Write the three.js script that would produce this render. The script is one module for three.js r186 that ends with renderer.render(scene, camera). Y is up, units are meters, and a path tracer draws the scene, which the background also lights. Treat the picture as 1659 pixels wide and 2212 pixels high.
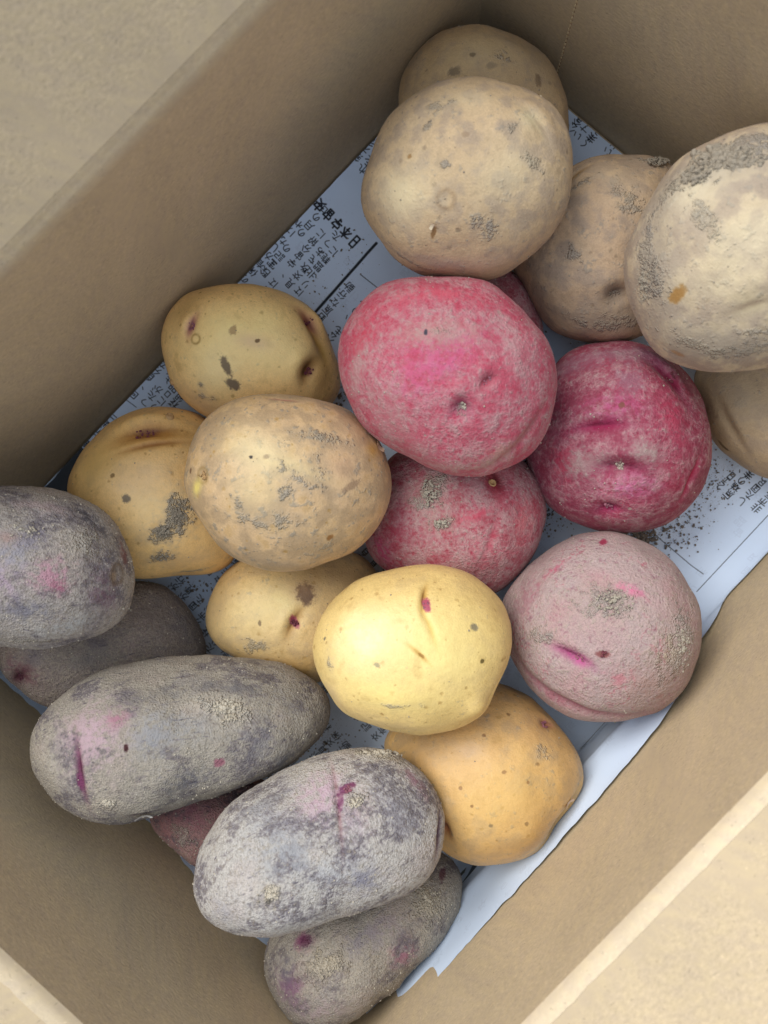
import * as THREE from 'three';
import { mergeGeometries } from 'three/addons/utils/BufferGeometryUtils.js';

// ---------------------------------------------------------------- camera, sky, sun, exposure
const CAM_H = 0.38, FOC = 1810, IW = 1659, IH = 2212;      // metres above the box floor; lens in pixels of a 1659 x 2212 view
const NADIR = [930, 975];                                  // where straight down falls in that view
const scene = new THREE.Scene();
const camera = new THREE.PerspectiveCamera(2 * Math.atan(IH / 2 / FOC) * 180 / Math.PI, 0.75, 0.01, 60);
camera.position.set(0, CAM_H, 0);
camera.quaternion.setFromUnitVectors(
  new THREE.Vector3((NADIR[0] - IW / 2) / FOC, -(NADIR[1] - IH / 2) / FOC, -1).normalize(), new THREE.Vector3(0, -1, 0));
camera.focus = 0.325;
camera.userData.fStop = 11;
camera.updateMatrixWorld();
scene.add(camera);

const renderer = new THREE.WebGLRenderer({ antialias: true });
renderer.setSize(768, 1024);
renderer.toneMapping = THREE.LinearToneMapping;
renderer.toneMappingExposure = 1.42;
renderer.shadowMap.enabled = true;

const SUN_DIR = new THREE.Vector3(-0.62, 1.0, -0.70).normalize();
{
  // an overcast sky, brighter overhead and on the side of the veiled sun
  const w = 256, h = 128, d = new Float32Array(w * h * 4), v = new THREE.Vector3();
  for (let j = 0; j < h; j++) for (let i = 0; i < w; i++) {
    const el = ((j + 0.5) / h - 0.5) * Math.PI, az = ((i + 0.5) / w - 0.5) * 2 * Math.PI;
    v.set(Math.cos(el) * Math.cos(az), Math.sin(el), Math.cos(el) * Math.sin(az));
    const s = Math.max(0, v.y), t = Math.max(0, v.dot(SUN_DIR));
    const L = v.y > 0 ? 0.70 * (1 + 2 * s) / 3 + 0.55 * t * t * t : 0.10;
    const o = (j * w + i) * 4;
    d[o] = L * 0.86; d[o + 1] = L * 0.99; d[o + 2] = L * 1.18; d[o + 3] = 1;
  }
  const t = new THREE.DataTexture(d, w, h, THREE.RGBAFormat, THREE.FloatType);
  t.mapping = THREE.EquirectangularReflectionMapping; t.magFilter = t.minFilter = THREE.LinearFilter; t.needsUpdate = true;
  scene.background = t; scene.environment = t;
}
const sun = new THREE.DirectionalLight(new THREE.Color(1.0, 0.965, 0.91), 2.0);
sun.position.copy(SUN_DIR).multiplyScalar(2);
sun.castShadow = true; sun.shadow.radius = 70; sun.shadow.mapSize.set(2048, 2048);
Object.assign(sun.shadow.camera, { left: -0.5, right: 0.5, top: 0.5, bottom: -0.5, near: 0.5, far: 4 });
scene.add(sun); scene.add(sun.target);

// ---------------------------------------------------------------- helpers
function rng(seed) { let a = seed >>> 0; return () => { a = (a + 0x6D2B79F5) | 0; let t = Math.imul(a ^ (a >>> 15), 1 | a); t = (t + Math.imul(t ^ (t >>> 7), 61 | t)) ^ t; return ((t ^ (t >>> 14)) >>> 0) / 4294967296; }; }
const PERM = new Uint8Array(512), GX = new Float32Array(256), GY = new Float32Array(256), GZ = new Float32Array(256);
{
  const r = rng(7), p = [...Array(256).keys()];
  for (let i = 255; i > 0; i--) { const j = Math.floor(r() * (i + 1)); [p[i], p[j]] = [p[j], p[i]]; }
  for (let i = 0; i < 512; i++) PERM[i] = p[i & 255];
  for (let i = 0; i < 256; i++) { const z = r() * 2 - 1, a = r() * 6.2832, q = Math.sqrt(1 - z * z); GX[i] = q * Math.cos(a) * 1.5; GY[i] = q * Math.sin(a) * 1.5; GZ[i] = z * 1.5; }
}
function noise(x, y, z) {                                   // gradient noise, about -1 to 1
  const xf = Math.floor(x), yf = Math.floor(y), zf = Math.floor(z), X = xf & 255, Y = yf & 255, Z = zf & 255;
  x -= xf; y -= yf; z -= zf;
  const u = x * x * x * (x * (x * 6 - 15) + 10), v = y * y * y * (y * (y * 6 - 15) + 10), w = z * z * z * (z * (z * 6 - 15) + 10);
  const A = PERM[X] + Y, B = PERM[X + 1] + Y, AA = PERM[A] + Z, AB = PERM[A + 1] + Z, BA = PERM[B] + Z, BB = PERM[B + 1] + Z;
  const g = (h, a, b, c) => GX[h] * a + GY[h] * b + GZ[h] * c;
  const a0 = g(PERM[AA], x, y, z), a1 = g(PERM[BA], x - 1, y, z), b0 = g(PERM[AB], x, y - 1, z), b1 = g(PERM[BB], x - 1, y - 1, z);
  const c0 = g(PERM[AA + 1], x, y, z - 1), c1 = g(PERM[BA + 1], x - 1, y, z - 1), d0 = g(PERM[AB + 1], x, y - 1, z - 1), d1 = g(PERM[BB + 1], x - 1, y - 1, z - 1);
  const p0 = a0 + u * (a1 - a0), p1 = b0 + u * (b1 - b0), q0 = c0 + u * (c1 - c0), q1 = d0 + u * (d1 - d0);
  const m = p0 + v * (p1 - p0), n = q0 + v * (q1 - q0);
  return m + w * (n - m);
}
function fbm(x, y, z, n) { let s = 0, a = 0.56; for (let i = 0; i < n; i++) { s += a * noise(x, y, z); x = x * 2.03 + 17.1; y = y * 2.03 + 5.7; z = z * 2.03 + 11.3; a *= 0.52; } return s; }
const ss = (a, b, x) => { let t = (x - a) / (b - a); t = t < 0 ? 0 : t > 1 ? 1 : t; return t * t * (3 - 2 * t); };
const hex = (h) => [parseInt(h.slice(1, 3), 16), parseInt(h.slice(3, 5), 16), parseInt(h.slice(5, 7), 16)];
const used = {};
function numbered(n) { const k = used[n] = (used[n] ?? -1) + 1; return k ? n + '_' + String(k).padStart(3, '0') : n; }
function mesh(name, geo, m, parent = scene) { const o = new THREE.Mesh(geo, m); o.name = parent === scene ? numbered(name) : name; o.castShadow = o.receiveShadow = true; parent.add(o); return o; }
function tag(o, label, category, extra = {}) { o.userData = { label, category, ...extra }; return o; }
function texture(w, h, data, srgb, repeat) {
  const t = new THREE.DataTexture(data, w, h, THREE.RGBAFormat, THREE.UnsignedByteType);
  if (srgb) t.colorSpace = THREE.SRGBColorSpace;
  t.magFilter = t.minFilter = THREE.LinearFilter; if (repeat) t.wrapS = t.wrapT = THREE.RepeatWrapping;
  t.needsUpdate = true; return t;
}
// measured view points turned into places: on a level plane, or along a ray at a distance
const rayDir = (px, py) => new THREE.Vector3((px - IW / 2) / FOC, -(py - IH / 2) / FOC, -1).applyQuaternion(camera.quaternion);
function at(px, py, y) { const r = rayDir(px, py), t = (y - CAM_H) / r.y; return new THREE.Vector3(r.x * t, y, r.z * t); }
const plain = (h, rough = 0.95) => new THREE.MeshStandardMaterial({ color: h, roughness: rough });
// ---------------------------------------------------------------- potatoes: outline, distance, thickness, look, marks
// marks: [kind, x, y, half length, half width, angle, strength, colour]; lengths in view pixels, angle in degrees anticlockwise; a few tints paint in highlights
const POTATOES = [
  { id: 1, kind: 'beige', c: [1045, 240], k: 0.95, out: [[861, 245], [866, 190], [888, 130], [932, 82], [985, 60], [1040, 55], [1100, 68], [1160, 105], [1205, 160], [1226, 220], [1230, 290], [1205, 360], [1150, 410], [1050, 430], [950, 410], [885, 345]],
    base: '#bd9f76', dust: 0.35, label: 'round tan potato in the far corner, half hidden behind the big beige one',
    marks: [['spot', 985, 158, 14, 9, 0, 0.8, '#7d6a55'], ['spot', 1023, 128, 6, 5, 0, 0.9, '#5d4c3c'], ['mud', 965, 190, 16, 8, 10, 0.5], ['spot', 1060, 150, 11, 7, 0, 0.6, '#8d7b66'], ['spot', 1160, 175, 9, 14, 0, 0.6, '#7c5f45'], ['tint', 1030, 120, 90, 50, 10, 0.5, '#c6ae80'], ['mud', 1075, 130, 40, 20, 0, 0.35], ['tint', 1170, 130, 60, 80, -40, 0.45, '#95856f']] },
  { id: 2, kind: 'beige', c: [1007, 388], k: 0.92, out: [[780, 430], [788, 370], [812, 302], [858, 238], [910, 197], [970, 175], [1040, 168], [1100, 181], [1160, 205], [1205, 246], [1229, 310], [1235, 380], [1228, 440], [1200, 500], [1150, 550], [1090, 588], [1040, 603], [960, 602], [890, 587], [835, 540], [798, 483]],
    base: '#bb9f7a', dust: 0.5, label: 'big clean oval beige potato with a ringed eye, on top near the far corner',
    marks: [['ring', 963, 430, 16, 16, 0, 0.8, '#9b7a58'], ['mud', 963, 431, 7, 8, 0, 0.8], ['mud', 1150, 352, 34, 12, -25, 0.9], ['mud', 1055, 490, 34, 26, -50, 0.75], ['mud', 1105, 280, 14, 20, -20, 0.6], ['mud', 960, 357, 14, 10, 0, 0.7], ['mud', 925, 275, 20, 9, 20, 0.5], ['mud', 950, 232, 45, 20, 30, 0.4], ['spot', 935, 505, 5, 16, -15, 0.8, '#8d6236'], ['tint', 870, 420, 70, 60, 30, 0.75, '#dcc79c'], ['tint', 1080, 380, 70, 50, 20, 0.6, '#d8c49c'], ['tint', 1010, 215, 60, 30, 0, 0.5, '#d0b98f'], ['eye', 1160, 262, 38, 14, -55, 0.7, '#d2bd93'], ['tint', 1145, 255, 22, 30, -50, 0.6, '#ddcda2'], ['tint', 1000, 575, 130, 25, 3, 0.5, '#b39a86'], ['mud', 880, 565, 60, 12, -25, 0.5], ['spot', 1005, 295, 8, 6, 0, 0.5, '#a6896a'], ['spot', 890, 340, 5, 5, 0, 0.7, '#a3763f'], ['spot', 990, 500, 6, 5, 0, 0.6, '#8d7860']],  // the cream tint left of the ringed eye paints in a highlight
    flakes: [[932, 490, 7, 60], [1165, 208, 5, 20]] },
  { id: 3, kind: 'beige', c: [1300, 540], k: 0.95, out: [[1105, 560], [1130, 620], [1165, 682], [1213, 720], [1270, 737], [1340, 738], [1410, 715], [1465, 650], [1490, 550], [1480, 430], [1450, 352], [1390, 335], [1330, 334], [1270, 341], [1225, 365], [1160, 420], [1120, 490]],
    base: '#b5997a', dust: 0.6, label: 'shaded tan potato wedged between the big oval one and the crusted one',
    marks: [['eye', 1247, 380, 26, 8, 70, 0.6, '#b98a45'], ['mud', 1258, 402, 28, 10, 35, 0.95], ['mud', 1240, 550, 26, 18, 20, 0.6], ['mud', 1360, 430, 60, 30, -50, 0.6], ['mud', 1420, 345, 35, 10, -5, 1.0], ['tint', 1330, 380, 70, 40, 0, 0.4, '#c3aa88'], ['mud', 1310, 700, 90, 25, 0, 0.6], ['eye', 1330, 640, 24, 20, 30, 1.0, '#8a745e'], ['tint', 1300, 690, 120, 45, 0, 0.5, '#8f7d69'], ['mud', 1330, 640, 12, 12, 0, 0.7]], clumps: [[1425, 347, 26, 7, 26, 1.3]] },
  { id: 4, kind: 'beige', c: [1600, 545], k: 0.9, out: [[1659, 262], [1600, 283], [1530, 310], [1480, 343], [1440, 376], [1404, 430], [1374, 480], [1355, 530], [1350, 590], [1364, 650], [1390, 712], [1412, 755], [1450, 785], [1510, 803], [1580, 808], [1659, 792], [1740, 755], [1810, 680], [1845, 580], [1840, 450], [1790, 330], [1730, 275]],
    base: '#b7a384', dust: 0.75, label: 'large pale potato with a thick grey soil crust, cut off by the right edge',
    marks: [['tint', 1560, 370, 150, 60, 20, 0.7, '#978c7d'], ['tint', 1410, 570, 60, 150, 10, 0.7, '#968b7b'], ['tint', 1560, 745, 150, 55, 0, 0.6, '#9a8d79'], ['mud', 1570, 345, 80, 38, 15, 1.3], ['mud', 1500, 370, 60, 22, 35, 1.0], ['mud', 1440, 420, 45, 20, 45, 0.9], ['mud', 1530, 480, 60, 18, -50, 0.9], ['tint', 1500, 420, 60, 45, 30, 0.8, '#d2c3a2'], ['mud', 1395, 560, 26, 90, 15, 0.95], ['mud', 1410, 620, 40, 60, 0, 0.7], ['tint', 1620, 520, 90, 60, 20, 0.75, '#d0bf9c'], ['tint', 1560, 620, 80, 40, 0, 0.7, '#cdbb97'], ['spot', 1463, 637, 24, 13, 48, 0.9, '#b28243'], ['eye', 1625, 665, 45, 26, 20, 0.8, '#d2bf98'], ['knob', 1630, 665, 34, 22, 15, 0.7], ['mud', 1600, 760, 90, 22, 8, 0.8], ['mud', 1500, 750, 80, 24, -15, 0.8], ['spot', 1460, 768, 16, 8, -20, 0.7, '#b08154'], ['mud', 1640, 720, 40, 20, 20, 0.7]], clumps: [[1575, 345, 78, 30, 90, 1.7], [1560, 345, 70, 26, 60, 2.6], [1510, 380, 40, 12, 24, 2.2], [1500, 392, 30, 12, 26, 1.3], [1385, 610, 18, 40, 30, 1.0]] },
  { id: 5, kind: 'beige', c: [1672, 878], k: 0.88, out: [[1505, 800], [1512, 870], [1535, 945], [1562, 978], [1610, 1010], [1665, 1034], [1740, 1020], [1800, 960], [1825, 880], [1800, 790], [1730, 740], [1640, 722], [1560, 742]],
    base: '#a89070', dust: 0.4, label: 'smooth tan potato under the crusted one, cut off at the right edge',
    marks: [['tint', 1600, 880, 60, 60, 30, 0.5, '#b39e7e'], ['crease', 1575, 920, 60, 10, -65, 0.8, '#7d664c'], ['spot', 1560, 965, 18, 5, -40, 0.9, '#5b4630'], ['tint', 1545, 940, 25, 60, 20, 0.6, '#9b7e52']] },
  { id: 6, kind: 'red', c: [968, 812], k: 0.9, out: [[733, 775], [736, 730], [758, 676], [800, 630], [850, 606], [910, 600], [980, 600], [1050, 612], [1100, 648], [1152, 700], [1187, 750], [1200, 805], [1198, 870], [1180, 930], [1140, 985], [1088, 1015], [1020, 1030], [950, 1016], [890, 990], [830, 960], [785, 920], [755, 868], [739, 820]],
    base: '#a84a58', dust: 0.55, label: 'large bright pink red potato in the middle with two eye pits',
    marks: [['tint', 965, 775, 95, 45, 35, 0.55, '#b8587a'], ['tint', 900, 800, 70, 70, 0, 0.5, '#bc5876'], ['tint', 775, 730, 45, 90, -20, 0.55, '#b23848'], ['tint', 930, 640, 160, 30, 0, 0.5, '#bd4a58'], ['eye', 1052, 820, 20, 13, 30, 1.0, '#b0505c'], ['eye', 998, 880, 20, 22, 0, 1.2, '#9c1c48'], ['mud', 1000, 880, 13, 15, 0, 1.0], ['dust', 950, 720, 80, 26, 0, 0.8, '#b8a090'], ['mud', 945, 722, 55, 14, 0, 0.5], ['dust', 770, 800, 24, 70, -15, 0.8, '#b9a095'], ['dust', 845, 905, 40, 90, 30, 0.6, '#b7988e'], ['crease', 1120, 960, 90, 12, 52, 0.9, '#8f4a4c'], ['tint', 1080, 980, 90, 40, 35, 0.55, '#ad8272'], ['tint', 1020, 1010, 120, 22, 5, 0.6, '#a98a80'], ['spot', 921, 720, 4, 7, 0, 1.0, '#4b4650'], ['dust', 1120, 760, 40, 80, 30, 0.5, '#bf9f99']], buds: [[998, 880, 'grey'], [1050, 822, 'pink']] },  // the central pink tints also carry a painted highlight
  { id: 7, kind: 'red', c: [1030, 715], k: 0.85, out: [[890, 715], [905, 650], [950, 598], [1010, 577], [1070, 578], [1115, 594], [1145, 630], [1168, 690], [1172, 740], [1150, 800], [1100, 845], [1030, 855], [960, 840], [908, 790]],
    base: '#8f454c', dust: 0.55, label: 'small dull red potato showing only as a sliver behind the bright pink red one', marks: [] },
  { id: 8, kind: 'red', c: [1335, 945], k: 0.93, out: [[1133, 975], [1140, 920], [1165, 860], [1197, 795], [1227, 764], [1280, 744], [1340, 738], [1400, 745], [1450, 775], [1490, 820], [1516, 868], [1531, 910], [1536, 970], [1525, 1030], [1500, 1080], [1460, 1120], [1400, 1143], [1330, 1149], [1270, 1136], [1220, 1115], [1175, 1077], [1147, 1030]],
    base: '#823747', dust: 0.5, label: 'dark red potato with three deep pink eye slits, right of centre on the newspaper',
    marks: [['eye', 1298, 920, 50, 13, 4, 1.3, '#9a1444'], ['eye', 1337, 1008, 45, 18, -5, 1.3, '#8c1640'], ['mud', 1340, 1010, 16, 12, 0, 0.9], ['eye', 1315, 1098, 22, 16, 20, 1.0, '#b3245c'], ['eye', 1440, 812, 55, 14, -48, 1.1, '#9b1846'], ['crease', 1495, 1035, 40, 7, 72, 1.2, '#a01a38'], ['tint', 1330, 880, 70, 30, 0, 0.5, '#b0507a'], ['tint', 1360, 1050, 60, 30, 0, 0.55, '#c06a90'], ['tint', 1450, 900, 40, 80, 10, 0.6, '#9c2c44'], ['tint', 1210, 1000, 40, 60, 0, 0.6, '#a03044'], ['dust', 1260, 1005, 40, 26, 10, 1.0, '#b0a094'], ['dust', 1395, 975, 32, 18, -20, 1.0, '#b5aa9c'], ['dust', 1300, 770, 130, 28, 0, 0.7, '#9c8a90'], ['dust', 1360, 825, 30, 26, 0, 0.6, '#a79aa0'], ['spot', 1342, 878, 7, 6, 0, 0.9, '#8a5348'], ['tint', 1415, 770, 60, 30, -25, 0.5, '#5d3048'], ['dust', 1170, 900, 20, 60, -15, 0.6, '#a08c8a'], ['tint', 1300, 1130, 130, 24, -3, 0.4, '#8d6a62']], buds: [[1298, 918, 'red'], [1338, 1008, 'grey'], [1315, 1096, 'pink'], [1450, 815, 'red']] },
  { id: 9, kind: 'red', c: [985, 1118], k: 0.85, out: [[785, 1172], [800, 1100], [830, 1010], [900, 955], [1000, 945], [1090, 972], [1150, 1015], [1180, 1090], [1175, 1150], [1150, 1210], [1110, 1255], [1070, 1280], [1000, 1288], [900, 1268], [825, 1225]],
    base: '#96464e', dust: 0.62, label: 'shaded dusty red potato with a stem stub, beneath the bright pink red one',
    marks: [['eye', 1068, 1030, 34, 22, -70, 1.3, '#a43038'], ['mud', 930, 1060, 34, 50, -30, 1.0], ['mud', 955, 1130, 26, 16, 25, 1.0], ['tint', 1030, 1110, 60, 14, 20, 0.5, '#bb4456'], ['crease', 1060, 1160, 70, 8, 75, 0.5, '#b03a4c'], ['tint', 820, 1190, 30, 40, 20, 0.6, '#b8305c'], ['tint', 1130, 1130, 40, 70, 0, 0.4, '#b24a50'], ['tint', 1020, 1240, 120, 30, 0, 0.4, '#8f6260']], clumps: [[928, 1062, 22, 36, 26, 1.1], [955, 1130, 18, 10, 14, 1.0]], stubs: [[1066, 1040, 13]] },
  { id: 10, kb: 1.28, kind: 'red', c: [1305, 1355], k: 0.92, out: [[1086, 1335], [1096, 1280], [1130, 1235], [1172, 1197], [1220, 1170], [1280, 1151], [1325, 1150], [1372, 1164], [1420, 1187], [1460, 1223], [1490, 1265], [1511, 1310], [1520, 1370], [1506, 1430], [1480, 1480], [1432, 1530], [1380, 1552], [1320, 1559], [1250, 1550], [1200, 1530], [1150, 1490], [1111, 1440], [1095, 1390]],
    base: '#867073', dust: 0.9, label: 'greyish pink potato caked in dust with one magenta slit, against the paper fold at right',
    marks: [['eye', 1235, 1415, 42, 12, -25, 1.3, '#a63a70'], ['tint', 1250, 1425, 24, 12, -25, 0.8, '#b05480'], ['crease', 1230, 1520, 130, 16, -28, 1.2, '#7d4a52'], ['tint', 1190, 1505, 90, 16, -30, 0.35, '#8f3e50'], ['spot', 1302, 1412, 16, 7, -10, 0.8, '#8c4a48'], ['tint', 1360, 1275, 45, 14, -20, 0.65, '#cc6286'], ['spot', 1303, 1170, 8, 16, -20, 0.9, '#a8304c'], ['tint', 1190, 1240, 50, 10, 35, 0.5, '#a84058'], ['mud', 1300, 1300, 70, 40, 0, 0.8], ['mud', 1170, 1372, 30, 20, 0, 0.9], ['mud', 1460, 1400, 40, 80, -25, 1.0], ['tint', 1340, 1465, 30, 24, 30, 0.5, '#b4606c'], ['tint', 1130, 1290, 40, 60, -30, 0.6, '#90646a'], ['tint', 1400, 1480, 70, 60, 0, 0.5, '#9c7c74'], ['spot', 1425, 1505, 10, 8, 0, 0.5, '#b8847c']], buds: [[1250, 1422, 'pink'], [1302, 1412, 'red']], clumps: [[1470, 1400, 20, 50, 30, 1.0], [1320, 1300, 50, 30, 26, 0.9]] },
  { id: 11, kind: 'yellow', c: [545, 765], k: 0.9, out: [[351, 722], [361, 680], [392, 645], [440, 622], [500, 613], [560, 615], [620, 634], [670, 665], [700, 705], [720, 750], [734, 800], [732, 850], [700, 890], [640, 915], [560, 925], [490, 918], [440, 897], [400, 865], [370, 828], [354, 770]],
    base: '#ecc07c', dust: 0.15, label: 'smooth yellow potato with red eyes lying against the left cardboard wall',
    marks: [['tint', 520, 720, 110, 60, 10, 0.8, '#efd48a'], ['tint', 600, 780, 90, 50, -10, 0.7, '#f0d892'], ['tint', 470, 800, 60, 60, 30, 0.6, '#ecd294'], ['eye', 412, 702, 22, 11, 70, 1.0, '#b96a6e'], ['ring', 425, 733, 9, 9, 0, 0.8, '#9c7636'], ['eye', 672, 695, 34, 16, -52, 1.2, '#a5514a'], ['eye', 672, 800, 30, 20, 55, 1.4, '#8a5a2c'], ['spot', 678, 805, 8, 10, 0, 0.7, '#8e3038'], ['spot', 487, 792, 9, 26, 20, 0.85, '#7a654a'], ['spot', 500, 835, 18, 12, -40, 0.85, '#776450'], ['mud', 430, 833, 8, 8, 0, 0.9], ['mud', 440, 858, 18, 9, 0, 0.8], ['tint', 545, 740, 40, 16, -10, 0.6, '#c9a482'], ['spot', 505, 717, 8, 12, -20, 0.5, '#8f6a44'], ['spot', 555, 738, 6, 4, 20, 0.8, '#705028'], ['tint', 440, 880, 70, 40, -30, 0.6, '#b3906c'], ['tint', 700, 820, 30, 60, 0, 0.6, '#9b7442'], ['tint', 400, 665, 50, 26, 40, 0.5, '#a8864e'], ['crease', 690, 740, 60, 22, -60, 1.0, '#a8803c']], buds: [[413, 703, 'pink'], [676, 803, 'red'], [668, 690, 'red']], stubs: [[372, 826, 9]] },  // the first three pale tints brighten the middle in place of light
  { id: 12, kind: 'yellow', c: [618, 1042], k: 0.92, out: [[397, 1042], [405, 985], [425, 937], [456, 895], [510, 862], [580, 850], [650, 854], [720, 870], [770, 900], [811, 940], [835, 990], [843, 1042], [838, 1090], [815, 1140], [780, 1180], [730, 1205], [670, 1225], [610, 1232], [550, 1222], [500, 1200], [460, 1165], [430, 1120], [405, 1082]],
    base: '#c2a178', dust: 0.7, label: 'big dusty buff potato with grey specks and a peeled spot, left of centre on top',
    marks: [['tint', 560, 975, 75, 50, -30, 0.85, '#e2cd98'], ['tint', 640, 1010, 120, 20, -18, 0.6, '#ddc58c'], ['tint', 550, 1060, 60, 50, 0, 0.6, '#d8be88'], ['ring', 440, 1027, 15, 15, 0, 0.9, '#ad8a52'], ['tint', 425, 1052, 24, 14, 35, 1.0, '#dcc46c'], ['spot', 412, 1017, 5, 7, 0, 0.9, '#846244'], ['mud', 700, 945, 60, 14, -8, 0.9], ['mud', 620, 1060, 26, 14, 60, 0.95], ['mud', 640, 1030, 70, 20, -30, 0.6], ['mud', 690, 1010, 20, 40, 0, 0.6], ['mud', 520, 1085, 26, 12, -50, 0.8], ['mud', 600, 1120, 50, 22, -20, 0.65], ['mud', 560, 1130, 60, 14, -15, 0.6], ['spot', 760, 1050, 26, 9, 25, 0.6, '#94765a'], ['spot', 712, 1160, 9, 7, 0, 0.9, '#a06a34'], ['spot', 542, 987, 4, 4, 0, 1.0, '#3e362c'], ['spot', 575, 985, 7, 6, 0, 0.5, '#94785a'], ['tint', 770, 930, 50, 50, -40, 0.5, '#c2a27c'], ['crease', 612, 862, 26, 6, -20, 0.7, '#9c4a48'], ['mud', 700, 1180, 60, 16, 20, 0.5], ['tint', 620, 1215, 110, 22, 0, 0.5, '#b0977a'], ['tint', 805, 970, 16, 24, -30, 0.6, '#b98a3e'], ['tint', 740, 1010, 40, 50, -20, 0.4, '#b99273']], flakes: [[818, 966, 14, -30], [770, 1200, 6, 10]], buds: [[440, 1028, 'tan']] },  // the palest tint, upper left, is a highlight put into the colour
  { id: 13, kind: 'yellow', c: [890, 1405], k: 0.88, out: [[677, 1412], [682, 1370], [700, 1320], [740, 1276], [800, 1241], [860, 1226], [930, 1222], [990, 1231], [1045, 1260], [1085, 1300], [1104, 1352], [1100, 1410], [1086, 1450], [1067, 1490], [1052, 1530], [1020, 1562], [980, 1577], [920, 1589], [850, 1579], [790, 1560], [740, 1537], [711, 1500], [690, 1455]],
    base: '#d8b874', dust: 0.15, label: 'bright clean yellow potato with a pink eye, in front of centre',
    marks: [['tint', 800, 1370, 100, 80, 20, 0.9, '#f0deA6'], ['tint', 960, 1390, 100, 90, 0, 0.7, '#ead588'], ['tint', 840, 1500, 120, 40, -5, 0.5, '#e2cc7a'], ['eye', 915, 1290, 34, 8, 82, 1.0, '#c9933e'], ['spot', 921, 1304, 9, 20, 15, 1.0, '#c0586c'], ['crease', 930, 1350, 40, 8, -70, 0.7, '#cda850'], ['crease', 905, 1412, 26, 5, -42, 0.9, '#ac7d34'], ['spot', 910, 1416, 8, 4, -40, 0.7, '#a06f2a'], ['spot', 1028, 1354, 9, 9, 0, 0.8, '#8b8066'], ['spot', 1035, 1427, 5, 5, 0, 0.9, '#73602e'], ['spot', 818, 1436, 7, 5, 0, 0.6, '#9a8f74'], ['knob', 1030, 1530, 26, 24, 0, 1.0], ['crease', 1060, 1500, 40, 9, 55, 1.0, '#b08a52'], ['tint', 1035, 1540, 50, 30, 40, 0.5, '#cba560'], ['mud', 715, 1420, 14, 30, 0, 0.5], ['spot', 703, 1380, 4, 4, 0, 0.9, '#8d8068'], ['tint', 720, 1500, 30, 50, 10, 0.5, '#c2a67c'], ['tint', 860, 1570, 140, 18, -3, 0.5, '#c4a878'], ['mud', 865, 1520, 60, 8, 5, 0.35], ['tint', 1075, 1330, 30, 60, -20, 0.4, '#c9a866']], buds: [[921, 1305, 'pink']] },  // the pale tint on the left side is a painted highlight
  { id: 14, kind: 'yellow', c: [632, 1325], k: 0.88, out: [[445, 1335], [455, 1285], [480, 1240], [530, 1205], [600, 1190], [700, 1185], [770, 1195], [812, 1235], [825, 1300], [810, 1380], [760, 1440], [690, 1472], [600, 1460], [520, 1425], [465, 1387]],
    base: '#d0ae76', dust: 0.35, label: 'pale yellow potato with a dark scab, tucked under the buff and bright yellow ones',
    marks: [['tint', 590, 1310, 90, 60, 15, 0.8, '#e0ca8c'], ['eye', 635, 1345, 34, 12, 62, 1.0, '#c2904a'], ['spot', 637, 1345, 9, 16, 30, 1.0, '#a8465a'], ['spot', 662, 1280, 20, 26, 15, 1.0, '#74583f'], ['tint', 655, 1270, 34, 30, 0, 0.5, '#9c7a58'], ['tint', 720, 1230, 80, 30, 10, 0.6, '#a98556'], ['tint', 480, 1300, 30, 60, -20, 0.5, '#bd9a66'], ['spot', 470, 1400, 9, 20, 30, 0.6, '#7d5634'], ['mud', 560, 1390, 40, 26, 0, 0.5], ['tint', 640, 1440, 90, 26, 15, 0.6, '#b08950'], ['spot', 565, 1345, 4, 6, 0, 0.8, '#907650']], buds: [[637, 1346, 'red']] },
  { id: 15, kind: 'yellow', c: [338, 1068], k: 0.9, out: [[148, 1052], [164, 1002], [200, 950], [245, 910], [300, 882], [360, 878], [430, 895], [490, 950], [520, 1040], [524, 1130], [500, 1213], [440, 1240], [370, 1245], [300, 1250], [230, 1222], [175, 1140]],
    base: '#e2b673', dust: 0.22, label: 'golden potato with a brown wrinkled eye and grey mud, left of the buff one',
    marks: [['eye', 320, 930, 62, 20, 8, 1.5, '#a5682c'], ['spot', 318, 932, 26, 12, 15, 0.9, '#6f3d2c'], ['tint', 320, 945, 80, 36, 10, 0.7, '#b27a34'], ['crease', 330, 958, 60, 8, 12, 1.0, '#8d5a2c'], ['tint', 215, 1010, 60, 60, 30, 0.5, '#cfa65a'], ['tint', 300, 1040, 80, 60, 0, 0.5, '#c8a47c'], ['tint', 330, 1100, 80, 60, 0, 0.6, '#dcc08a'], ['mud', 390, 1120, 26, 40, -20, 1.5], ['mud', 350, 1145, 30, 18, 30, 1.3], ['mud', 350, 1197, 24, 14, 0, 1.2], ['spot', 277, 1076, 9, 9, 0, 0.8, '#6e614f'], ['tint', 400, 1210, 70, 30, 0, 0.4, '#b99468'], ['mud', 420, 1232, 40, 8, 5, 0.8], ['spot', 250, 1030, 5, 5, 0, 0.8, '#8a6a3c']], clumps: [[392, 1115, 20, 32, 44, 0.9], [350, 1145, 22, 12, 20, 0.9], [350, 1197, 16, 9, 14, 0.8]], stubs: [[366, 903, 12]], buds: [[325, 930, 'red'], [300, 935, 'red']] },
  { id: 16, kind: 'purple', axis: -12, c: [55, 1225], k: 0.95, out: [[0, 1052], [60, 1052], [110, 1056], [160, 1070], [207, 1096], [245, 1135], [271, 1180], [288, 1228], [289, 1267], [277, 1310], [254, 1345], [208, 1374], [150, 1391], [80, 1400], [0, 1397], [-70, 1385], [-140, 1350], [-190, 1280], [-200, 1210], [-165, 1125], [-85, 1070]],
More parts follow.
